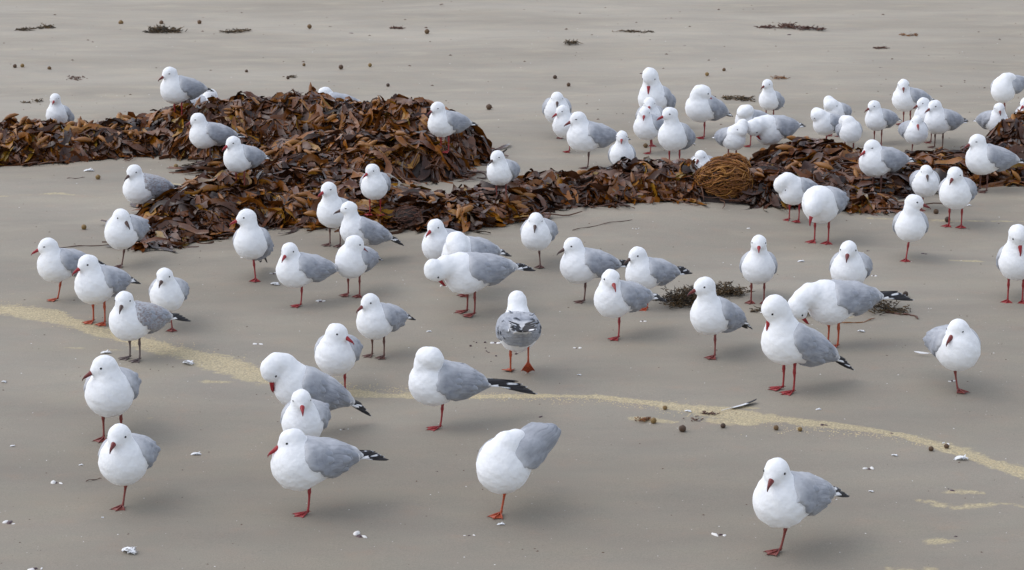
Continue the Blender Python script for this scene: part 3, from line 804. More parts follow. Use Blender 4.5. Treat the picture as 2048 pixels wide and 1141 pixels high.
def quill():
    # flight feathers: tint 0 = black, 1 = white, .5 = grey
    m, nt, b = material('flight_feather', rough=.55, spec=.3)
    at = nd(nt, 'ShaderNodeAttribute'); at.attribute_name = 'tint'
    r = ramp(nt, [(.05, (.022, .020, .022)), (.30, (.035, .03, .032)), (.45, (.285, .305, .350)), (.55, (.305, .325, .372)), (.68, (.42, .44, .485)), (.8, (.80, .80, .81))])
    nt.links.new(at.outputs['Fac'], r.inputs[0]); nt.links.new(r.outputs[0], b.inputs['Base Color'])
    return m
M_QUILL = quill()
def horny(name, c0, c1, rough=.45):
    m, nt, b = material(name, rough=rough, spec=.4)
    at = nd(nt, 'ShaderNodeAttribute'); at.attribute_name = 'tint'
    tc = nd(nt, 'ShaderNodeTexCoord'); n = nd(nt, 'ShaderNodeTexNoise'); n.inputs['Scale'].default_value = 220; nt.links.new(tc.outputs['Object'], n.inputs['Vector'])
    r = ramp(nt, [(0, c0), (1, c1)]); nt.links.new(at.outputs['Fac'], r.inputs[0])
    r2 = ramp(nt, [(.35, (.7, .7, .7)), (.65, (1.15, 1.15, 1.15))]); nt.links.new(n.outputs[0], r2.inputs[0])
    mx = nd(nt, 'ShaderNodeMix'); mx.data_type = 'RGBA'; mx.blend_type = 'MULTIPLY'; mx.inputs[0].default_value = 1
    nt.links.new(r.outputs[0], mx.inputs[6]); nt.links.new(r2.outputs[0], mx.inputs[7])
    nt.links.new(mx.outputs[2], b.inputs['Base Color'])
    return m
BEAKS = {'red': horny('red_beak', (.36, .022, .028), (.20, .012, .02)), 'dred': horny('dark_red_beak', (.20, .035, .03), (.055, .015, .015)),
         'dark': horny('dark_beak', (.10, .055, .045), (.03, .022, .022)), 'pink': horny('pink_beak', (.36, .05, .05), (.22, .03, .03))}
LEGS = {'red': horny('red_leg', (.36, .030, .032), (.25, .02, .022)), 'dred': horny('dark_red_leg', (.26, .052, .042), (.16, .04, .032)),
        'brown': horny('brown_leg', (.15, .065, .05), (.09, .045, .038)), 'grey': horny('grey_leg', (.14, .10, .095), (.09, .065, .06)),
        'orange': horny('orange_leg', (.48, .085, .03), (.36, .06, .025))}
M_EYE, _, _b = material('dark_eye', (.015, .013, .014), .15)
M_LID, _, _b = material('eye_ring', (.30, .24, .25), .6)

# --- shared meshes
def foot_mesh(mat):
    mb = MB()
    tips = []
    for a, l in ((-34, .040), (0, .046), (34, .040)):
        a = R(a); pts = [(0, 0, .006), (l * .45 * math.cos(a), l * .45 * math.sin(a), .0045), (l * .95 * math.cos(a), l * .95 * math.sin(a), .0022)]
        mb.tube(pts, [.0034, .0024, .0016], 5, .2)
        mb.tube([pts[-1], (l * 1.10 * math.cos(a), l * 1.10 * math.sin(a), .0006)], [.0013, .0004], 4, 1.0)
        tips.append((l * math.cos(a), l * math.sin(a), .0018))
    for i in (0, 1):                                       # webs, with a top and an underside
        A, B = Vector(tips[i]), Vector(tips[i + 1])
        O = Vector((.004, 0, .0042)); edge = [A, A * .72 + B * .18 + Vector((0, 0, .0004)), A * .44 + B * .44, A * .18 + B * .72 + Vector((0, 0, .0004)), B]
        top = [O] + edge; bot = [p - Vector((0, 0, .0013)) for p in top]
        fs = [(0, k, k + 1) for k in range(1, 5)] + [(6, 6 + k + 1, 6 + k) for k in range(1, 5)] + [(k, 6 + k, 7 + k, k + 1) for k in range(1, 5)]
        mb.add(top + bot, fs, .5)
    mb.tube([(-.002, 0, .010), (-.010, .002, .006)], [.0018, .0008], 4, .5)
    return mb.mesh('foot', [mat])
def leg_mesh(mat, L=.098, lean=(0, 0)):
    mb = MB()
    zs = [.004, .010, .022, .045, .056, .062, .068, .078, .09, L + .03]
    rs = [.0042, .0036, .0030, .0031, .0040, .0056, .0050, .0042, .0052, .010]
    pts = []
    for z in zs:
        t = z / L
        pts.append((lean[0] * t - .004 * max(0, math.sin(min(1, z / .065) * math.pi)) * .6, lean[1] * t, z))
    mb.tube(pts, rs, 8, [.3 if i // 8 < 8 else .8 for i in range(80)])
    return mb.mesh('leg', [mat])
def beak_mesh(mat, open_=0.0, L=.036):
    mb = MB()
    secs = [(-.010, .0135, .0084, 0), (0, .0122, .0074, 0), (.008, .0100, .0058, 0), (.016, .0084, .0044, .0002), (.022, .0070, .0034, -.0006), (.028, .0046, .0022, -.0030), (L - .004, .0018, .0010, -.0058)]
    for up in (1, -1):
        vs = []; K = 8; at = []
        for x, h, w, dz in secs:
            if up < 0: x *= .93; dz *= -.2
            hh = h * (.62 if up > 0 else .46)
            for k in range(K):
                c = math.pi * k / (K - 1)
                vs.append(Vector((x, w * math.cos(c), up * (hh * math.sin(c) + .0003) + dz + (0 if up > 0 else 0))))
                at.append(min(1, max(0, x / L)) ** 1.5)
        rot = Matrix.Rotation(-up * open_ * .5, 3, 'Y')
        vs = [rot @ v for v in vs]
        fs = []
        for i in range(len(secs) - 1):
            for k in range(K):
                k2 = (k + 1) % K
                f = (i * K + k, (i + 1) * K + k, (i + 1) * K + k2, i * K + k2)
                fs.append(f if up < 0 else f[::-1])
        n = (len(secs) - 1) * K
        fs.append(tuple(n + k for k in range(K)))
        mb.add(vs, fs, at)
    return mb.mesh('beak', [mat])
def feather_mesh(name, L, W, pat, bend=.0, seed=0, curve=0.0):
    """a vaned feather along +x, 5 across; pat(t, s) gives the tint"""
    rnd = random.Random(seed); N = 12; vs = []; at = []
    for i in range(N + 1):
        t = i / N
        w = W * (.55 + .45 * min(1, t * 3)) * (max(0, 1 - t) ** .45 if t > .6 else 1) * (1 if t < .6 else (1 / (.4 ** .45)))
        w = max(w, .0004)
        for j in range(5):
            s = (j - 2) / 2
            vs.append((t * L, w * .5 * s + curve * t * t * L, bend * t * t * L - abs(s) * w * .12 + (.0006 if j == 2 else 0)))
            at.append(pat(t, s))
    fs = []
    for i in range(N):
        for j in range(4):
            fs.append((i * 5 + j, i * 5 + j + 5, i * 5 + j + 6, i * 5 + j + 1))
    top = len(vs)
    vs += [(x, y, z - .0009) for x, y, z in vs]; at = at * 2
    fs += [tuple(top + k for k in f[::-1]) for f in fs]
    for i in range(N):
        a, b_ = i * 5, (i + 1) * 5
        fs.append((a, top + a, top + b_, b_)); fs.append((a + 4, b_ + 4, top + b_ + 4, top + a + 4))
    fs.append((N * 5, top + N * 5, top + N * 5 + 2, N * 5 + 2)); fs.append((N * 5 + 2, top + N * 5 + 2, top + N * 5 + 4, N * 5 + 4))
    return mesh_of(name, vs, fs, [M_QUILL], True, {'tint': ('FLOAT', at)})
def pat_black(t, s):
    if t > .955: return .9
    return .75 if .70 < t < .78 and s > .2 else .08
def pat_mirror(t, s): return .9 if (t > .96 or (.62 < t < .86 and abs(s) < .6)) else .06
def pat_half(t, s): return .85 if t < .42 else .06
def pat_grey(t, s): return .5 if (t < .84 and abs(s) < .9) else (.62 if t < .84 else .8)
def pat_plain(t, s): return .07
PRIM = [feather_mesh('primary_feather', .105, .017, p, -.05, i, c) for i, (p, c) in enumerate(((pat_mirror, 0), (pat_black, .02), (pat_half, -.02), (pat_black, -.01), (pat_plain, .0)))]
COV = [feather_mesh('covert_feather', .036, .021, lambda t, s_: .50 + .04 * i_ if (abs(s_) < .9 and t < .86) else .64, -.12, 20 + i_) for i_ in range(2)]
TERT = feather_mesh('tertial_feather', .075, .024, pat_grey, -.10, 9)
def tail_mesh():
    mb = MB(); top = []; n = 9
    for i in range(5):
        t = i / 4
        for j in range(n):
            s = (j - 4) / 4
            w = .016 + .016 * t
            top.append((-.085 * t + (.008 * abs(s) ** 2 if i == 4 else 0) + (.003 * (j % 2) if i == 4 else 0), s * w, -.004 * abs(s) ** 2 + (.0012 if j % 2 else 0)))
    bot = [(x, y, z - .004 * (1 + x / .085) - .0015) for x, y, z in top]
    N = len(top); fs = []
    for i in range(4):
        for j in range(n - 1):
            f = (i * n + j, i * n + j + 1, (i + 1) * n + j + 1, (i + 1) * n + j)
            fs.append(f); fs.append(tuple(k + N for k in f[::-1]))
    for j in range(n - 1): fs.append((4 * n + j, 4 * n + j + 1, N + 4 * n + j + 1, N + 4 * n + j))
    for i in range(4):
        fs.append((i * n, (i + 1) * n, N + (i + 1) * n, N + i * n)); fs.append((i * n + n - 1, N + i * n + n - 1, N + (i + 1) * n + n - 1, (i + 1) * n + n - 1))
    mb.add(top + bot, fs, .9)
    return mb.mesh('tail', [M_QUILL])
TAIL = tail_mesh()
_v, _f = ellipsoid_vf((0, 0, 0), (.0040, .0022, .0035), 10, 6)
EYE = mesh_of('eye', _v, _f, [M_EYE], True)
_v, _f = ellipsoid_vf((0, 0, 0), (.0056, .0014, .0023), 10, 6)
EYE_SHUT = mesh_of('eye', _v, _f, [M_EYE], True)
FOOT = {k: foot_mesh(m) for k, m in LEGS.items()}
LEG1 = {k: leg_mesh(m, lean=(-.004, .0)) for k, m in LEGS.items()}
_beak_cache = {}
def beak_of(kind, open_):
    key = (kind, open_)
    if key not in _beak_cache: _beak_cache[key] = beak_mesh(BEAKS[kind], open_)
    return _beak_cache[key]

# pose: torso pitch, neck joints (x, y, z, r), head centre, head pitch; yaw comes with the bird
POSE = {
    'rest':   dict(p=9,  neck=[(.040, 0, .176, .046), (.048, 0, .205, .034)], head=(.058, 0, .234), hp=-14),
    'low':    dict(p=6,  neck=[(.036, 0, .170, .050), (.042, 0, .192, .037)], head=(.050, 0, .217), hp=-20),
    'alert':  dict(p=20, neck=[(.040, 0, .190, .042), (.050, 0, .228, .031)], head=(.060, 0, .264), hp=-8),
    'upright':dict(p=28, neck=[(.036, 0, .195, .042), (.044, 0, .232, .031)], head=(.053, 0, .266), hp=-10),
    'breast': dict(p=20, neck=[(.046, 0, .192, .046), (.066, 0, .228, .035), (.090, 0, .240, .031)], head=(.112, 0, .222), hp=-85),
    'tallbreast': dict(p=24, neck=[(.038, 0, .200, .046), (.048, 0, .240, .034), (.058, 0, .268, .033)], head=(.074, 0, .268), hp=-68),
    'reach':  dict(p=2,  neck=[(.055, 0, .170, .050), (.105, 0, .180, .037), (.138, 0, .168, .031)], head=(.156, 0, .140), hp=-118),
    'back':   dict(p=10, neck=[(.038, 0, .178, .046), (.056, .006, .215, .034), (.058, .016, .238, .030)], head=(.044, .036, .236), hp=-38),
    'tuck':   dict(p=8,  neck=[(.036, 0, .180, .050), (.032, .014, .212, .036)], head=(.004, .032, .214), hp=-30),
    'belly':  dict(p=6,  neck=[(.060, 0, .170, .056), (.088, 0, .172, .042)], head=(.116, 0, .158), hp=-58),
    'curl':   dict(p=8,  neck=[(.042, 0, .182, .048), (.066, .008, .208, .036), (.086, .020, .205, .031)], head=(.088, .034, .182), hp=-115),
}
WING_POLY = [(.048, .012), (.050, .030), (.036, .095), (-.06, .095), (-.125, .060), (-.172, .014), (-.168, -.002), (-.130, -.020), (-.105, -.038), (-.082, -.050), (-.062, -.049), (-.036, -.034), (-.004, -.022), (.028, -.004)]
RAISED_POLY = [(.048, .012), (.050, .030), (.036, .095), (-.06, .095), (-.090, .060), (-.106, .030), (-.112, .005), (-.106, -.022), (-.092, -.040), (-.070, -.050), (-.030, -.040), (.004, -.027), (.030, -.010)]
CZ = .147

def build_gull(spec):
    px, py, top = spec['at']
    a, hd = spec['a'], spec['h']
    pose = POSE[spec.get('pose', 'rest')]
    rnd = random.Random(spec['seed'])
    ph = rnd.uniform(0, 6)
    side = spec.get('side', 1)
    hy = R(((a - hd + 180) % 360) - 180)
    if spec.get('pose') in ('back', 'tuck'): hy = R(spec.get('ty', 150)) * side
    if spec.get('pose') == 'curl': hy = R(spec.get('ty', 100)) * side
    pitch = R(pose['p'] + spec.get('dp', 0))
    T = rot_y(pitch); tc = np.array([0, 0, CZ], dtype=np.float32)
    fat = spec.get('fat', rnd.uniform(.96, 1.05))
    hc = np.array(pose['head'], dtype=np.float32); hc[1] *= side
    neck = [(x, y * side, z, r) for x, y, z, r in pose['neck']]
    if spec.get('pose', 'rest') in ('rest', 'low', 'alert', 'upright'):
        hc = hc + np.array([.010 * (math.cos(hy) - 1) * 1.4, .012 * math.sin(hy), 0], dtype=np.float32)
    hc = hc + np.array(spec.get('hd', (0, 0, 0)), dtype=np.float32)
    H = head_axes(hy, R(spec.get('hp', pose['hp'])))
    hf, hu = H[:, 0], H[:, 2]

    def torso(P):
        q = (P - tc) @ T
        d = s_ell(q, (.030, 0, -.005), (.074 * fat, .069 * fat, .068 * fat))
        d = smin(d, s_ell(q, (-.035, 0, .006), (.090, .058 * fat, .052)), .03)
        d = smin(d, s_cone(q, (-.070, 0, .006), .036, (-.128, 0, .008), .013), .03)
        return d
    def torso_w(P):
        q = (P - tc) @ T
        q2 = q.copy(); q2[:, 1] = np.abs(q2[:, 1])
        d = torso(P)
        d = smin(d, s_ell(q2, (.012, .040, .010), (.052, .026, .044)), .02)
        return smin(d, s_cone(q2, (-.070, .034, .016), .028, (-.158, .012, .014), .010), .022)
    def body(P):
        d = torso(P)
        prev = None
        for (x, y, z, r) in neck:
            c = (x, y, z)
            dn = s_cone(P, prev[0], prev[1], c, r) if prev is not None else s_ell(P, c, (r * 1.02, r * 1.0, r * .95))
            d = smin(d, dn, .024 if prev is None else .016); prev = (c, r)
        nb = hc - hf * .012 - hu * .004
        d = smin(d, s_cone(P, prev[0], prev[1] * .96, nb, .0285), .014)
        d = smin(d, s_ell(P, hc, (.0375, .0325, .0340), H), .008)
        d = smin(d, s_ell(P, hc + hf * .022 - hu * .006, (.022, .0150, .0155), H), .009)
        d = smin(d, s_ell(P, hc - hf * .004 - hu * .010, (.030, .0285, .023), H), .008)
        return d + .0010 * wob(P, ph) + .0006 * wob(P, ph + 3, 120) + .0012 * np.clip(-(P[:, 2] - .12) * 30, 0, 1) * wob(P, ph + 1, 90)
    def wing(P, sd):
        q = (P - tc) @ T
        rz = spec.get('raise', 0) if spec.get('raise_side', 1) == sd else 0
        sl = (.0030 if sd > 0 else .0019) + .0050 * np.clip((.055 - q[:, 0]) / .06, 0, 1) + .0009 * wob(q, ph + 2, 70)
        d3 = torso_w(P) - sl
        yy = q[:, 1] * sd
        jx = .003 * np.sin(q[:, 0] * 130 + ph * sd) + .002 * np.sin(q[:, 0] * 260 + ph)
        d2 = s_poly(q[:, 0], q[:, 2] + jx - .006 * spec.get('wz', 0), RAISED_POLY if rz > 20 else WING_POLY)
        d2 = d2 + .0028 * wob(q, ph + 4, 95)
        d = smax(d3, d2, .010)
        return np.maximum(d, -yy - .004)

    h = .0045 if py > 640 else .0056
    lo = [-.20, -.095, .04]; hi = [.125, .095, .31]
    if spec.get('pose') in ('reach', 'breast', 'belly', 'curl'): hi[0] = .20
    pos, q = solid(body, lo, hi, h)
    zmax = float(pos[:, 2].max())

    loc = np.array(spec['loc']) if 'loc' in spec else (hit(px, py) if spec.get('kelp') else on_sand(px, py))
    # height of the bird from the photograph: where its crown is seen over its feet
    d = ray(px, top); t = loc[1] / d[1]; ztop = CAM_H + d[2] * t - loc[2]
    sc = min(1.22, max(.86, (ztop + spec.get('drop', 0)) / (zmax + .004)))
    root = empty('gull', (loc[0], loc[1], loc[2] - spec.get('drop', 0) * 1.0), R(-90 - a), sc)
    tag(root, spec['label'], 'gull', 'gulls resting on the beach')
    # keep the foot where it stands although the body sits over it
    tp = lambda p: (p - tc) @ T
    obj('body', mesh_of('body', pos, q, [M_WHITE], True, {'tp': ('FLOAT_VECTOR', tp(pos) + ph)}), root)
    juv = spec.get('juv', False)
    T3 = Matrix(T.tolist())
    small = py < 420
    for sd in (1, -1):
        wl = [-.20, -.012 if sd > 0 else -.095, .06]; wh = [.085, .095 if sd > 0 else .012, .235]
        wp, wq = solid(lambda P: wing(P, sd), wl, wh, h)
        ql = tp(wp)
        pale = np.clip((ql[:, 0] - .020) / .03, 0, 1) * .45 + np.clip((-.155 - ql[:, 0]) / .015, 0, 1) * .9 + np.clip((ql[:, 2] - .015) / .045, 0, 1) * .22 * np.clip((ql[:, 0] + .12) / .08, 0, 1)  # front and rear terms are plumage; height term paints in light from above
        half = .055 + .22 * np.minimum(0, ql[:, 0] + .06)
        wqa = np.stack([ql[:, 0], (ql[:, 2] - .006) / np.maximum(half, .02), np.zeros(len(ql))], 1)
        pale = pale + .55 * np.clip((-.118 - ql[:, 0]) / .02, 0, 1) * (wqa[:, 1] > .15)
        rs = spec.get('raise', 0)
        if rs and spec.get('raise_side', 1) == sd:
            # the wing is half lifted: turned up about the shoulder
            piv = np.array([.03, 0, CZ + .01], dtype=np.float32)
            M3 = np.array(Matrix.Rotation(R(rs), 3, 'Y')) if True else None
            w2 = wp - piv
            A = rot_y(R(-rs))
            w2 = w2 @ A.T
            w2[:, 1] += sd * np.clip(-(wp[:, 0] - .03), 0, .2) * (.5 if rs > 20 else .35)
            wp = w2 + piv
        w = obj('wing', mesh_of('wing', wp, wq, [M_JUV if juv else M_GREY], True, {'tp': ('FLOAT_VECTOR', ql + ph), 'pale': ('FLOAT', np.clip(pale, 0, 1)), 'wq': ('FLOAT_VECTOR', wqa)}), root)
        # black flight feathers crossing over the tail
        n = 3 if small else 5
        ext = spec.get('tips', 1.0) * 1.1
        for k in range(n):
            f = obj('primary_feather', PRIM[(k + (sd > 0) * 2 + spec['seed']) % 5] if not juv else PRIM[4], w)
            base = Vector((-.105 - .010 * k * ext, sd * (.026 - .003 * k), .016 - .0016 * k))
            if rs and rs < 20 and spec.get('raise_side', 1) == sd:
                v_ = base - Vector((.03, 0, .01)); A2 = Matrix(rot_y(R(-rs)).tolist()); base = (A2 @ v_) + Vector((.03, sd * .05, .01))
            yaw = math.pi + sd * (.17 - .045 * k) + spec.get('cross', 0) * sd
            pit = R(3 - 2.5 * k + spec.get('tipup', 0)) + (R(rs) * .5 if rs and rs < 20 and spec.get('raise_side', 1) == sd else 0)
            M = Matrix.Rotation(yaw, 4, 'Z') @ Matrix.Rotation(-pit, 4, 'Y') @ Matrix.Rotation(sd * R(35), 4, 'X')
            f.matrix_local = Matrix.Translation((0, 0, CZ)) @ T3.to_4x4() @ Matrix.Translation(base) @ M @ Matrix.Diagonal((.88 * ext, 1, 1, 1))
        if py > 430 and not (rs > 20 and spec.get('raise_side', 1) == sd):
            # rows of coverts and the tertials, laid over the wing like tiles
            rf = random.Random(spec['seed'] + sd)
            spots = []
            for row in range(4):
                for k in range(3 + (row > 0)):
                    spots.append((.002 - .026 * row - .004 * k + rf.uniform(-.003, .003), .044 - .020 * k - .001 * row + rf.uniform(-.002, .002), 0))
            for k in range(4): spots.append((-.088 - .006 * k, .034 - .012 * k, 1))
            B = np.array([[a_, b_] for a_, b_, _ in spots], dtype=np.float32)
            ys = np.linspace(.11, .0, 70, dtype=np.float32)
            q3 = np.stack([np.repeat(B[:, 0], 70), np.tile(ys, len(B)) * sd, np.repeat(B[:, 1], 70)], 1)
            Pw = q3 @ T.T + tc
            dv = wing(Pw.astype(np.float32), sd).reshape(len(B), 70)
            hitk = np.argmax(dv < 0, 1); okk = (dv < 0).any(1) & (hitk > 0)
            Ph = Pw.reshape(len(B), 70, 3)[np.arange(len(B)), hitk]
            e_ = .002
            N_ = np.stack([wing((Ph + np.array(dd) * e_).astype(np.float32), sd) - wing((Ph - np.array(dd) * e_).astype(np.float32), sd) for dd in ((1, 0, 0), (0, 1, 0), (0, 0, 1))], 1)
            for (a_, b_, tp_), p_, n_, k_ in zip(spots, Ph, N_, okk):
                if not k_ or n_ @ n_ < 1e-9: continue
                nv = Vector(n_.tolist()).normalized()
                dr = T3 @ Vector((-1, -sd * .10, (.01 - b_) * 3.2 - .08)); dr = (dr - nv * dr.dot(nv)).normalized()
                dr = (dr + nv * (.07 + rf.uniform(0, .05))).normalized()
                yv = nv.cross(dr).normalized(); zv = dr.cross(yv)
                f = obj('tertial_feather' if tp_ else 'covert_feather', TERT if tp_ else COV[rf.randrange(2)], w)
                Mx = Matrix((dr, yv, zv)).transposed().to_4x4()
                sk = rf.uniform(.85, 1.1) * (.78 if tp_ else 1)
                f.matrix_local = Matrix.Translation(Vector(p_.tolist()) - nv * .0012) @ Mx @ Matrix.Diagonal((sk, sk, sk, 1))
        for k in range(spec.get('ruffle', 0)):
            rf = random.Random(k * 5 + sd)
            f = obj('covert_feather', (COV[0] if k % 4 else PRIM[4]), w)
            base = Vector((rf.uniform(-.09, .03), sd * rf.uniform(.0, .045), .062))
            M = Matrix.Rotation(math.pi + rf.uniform(-.9, .9), 4, 'Z') @ Matrix.Rotation(-R(rf.uniform(8, 38)), 4, 'Y') @ Matrix.Rotation(rf.uniform(-.5, .5), 4, 'X')
            f.matrix_local = Matrix.Translation((0, 0, CZ)) @ T3.to_4x4() @ Matrix.Translation(base + Vector((0, 0, -abs(base.y) * .45 - max(0, -base.x) * .25))) @ M @ Matrix.Diagonal((1.2 if k % 4 else .5, 1.5 if k % 4 else 1, 1, 1))
    tl = obj('tail', TAIL, root)
    tl.matrix_local = Matrix.Translation((0, 0, CZ)) @ T3.to_4x4() @ Matrix.Translation((-.108, 0, .004)) @ Matrix.Rotation(R(4), 4, 'Y')
    # face
    H4 = Matrix([[*map(float, H[0]), 0], [*map(float, H[1]), 0], [*map(float, H[2]), 0], [0, 0, 0, 1]])
    Tb = Matrix.Translation(Vector(hc.tolist())) @ H4
    op = spec.get('open', 0)
    bk = obj('beak', beak_of(spec.get('beak', 'dred'), op), root)
    line = hc[None, :] + (np.linspace(.02, .07, 60)[:, None] * hf[None, :] - .0065 * hu[None, :]).astype(np.float32)
    bx = float(np.linspace(.02, .07, 60)[int(np.argmax(body(line) > 0))])
    bk.matrix_local = Tb @ Matrix.Translation((bx + .0005, 0, -.0065)) @ Matrix.Rotation(R(13), 4, 'Y')
    ec = np.array([hc + H @ np.array([.0165, s * .030, .0065], dtype=np.float32) for s in (1, -1)], dtype=np.float32)
    for s, e in zip((1, -1), ec):
        p = e[None, :].copy(); lh = (H[:, 1] * s)
        for _ in range(6):
            p = p - body(p)[:, None] * lh[None, :]
        if spec.get('eye') == 'none': continue
        eo = obj('eye', EYE if spec.get('eye', 'open') == 'open' else EYE_SHUT, root)
        eo.matrix_local = Matrix.Translation(Vector((p[0] + lh * .0002).tolist())) @ H4 @ Matrix.Rotation(-s * R(12), 4, 'Z') @ Matrix.Rotation(R(-14), 4, 'Y')
    # legs
    lk = spec.get('leg', 'dred')
    if spec.get('legs', 2) == 2:
        for s in (1, -1):
            dx = spec.get('stride', rnd.uniform(-.004, .004)) * s
            lg = obj('leg', LEG1[lk], root, (.012 + dx, s * .027, 0))
            ft = obj('foot', FOOT[lk], lg, (0, 0, 0), (0, 0, s * R(8)))
            if spec.get('heel') == s:
                lg.location = (-.022, s * .032, .040); lg.rotation_euler = (0, R(4), 0)
                ft.rotation_euler = (0, R(66), 0)
    elif spec.get('legs') == 1:
        ls = spec.get('ls', rnd.choice((-1, 1)))
        lg = obj('leg', LEG1[lk], root, (.014, ls * .014, 0), (R(6) * ls * -1 * 0 + ls * R(-7) * -1, R(-9), 0))
        obj('foot', FOOT[lk], lg, (0, 0, 0), (-lg.rotation_euler.x, R(9), ls * R(5)))
    return root

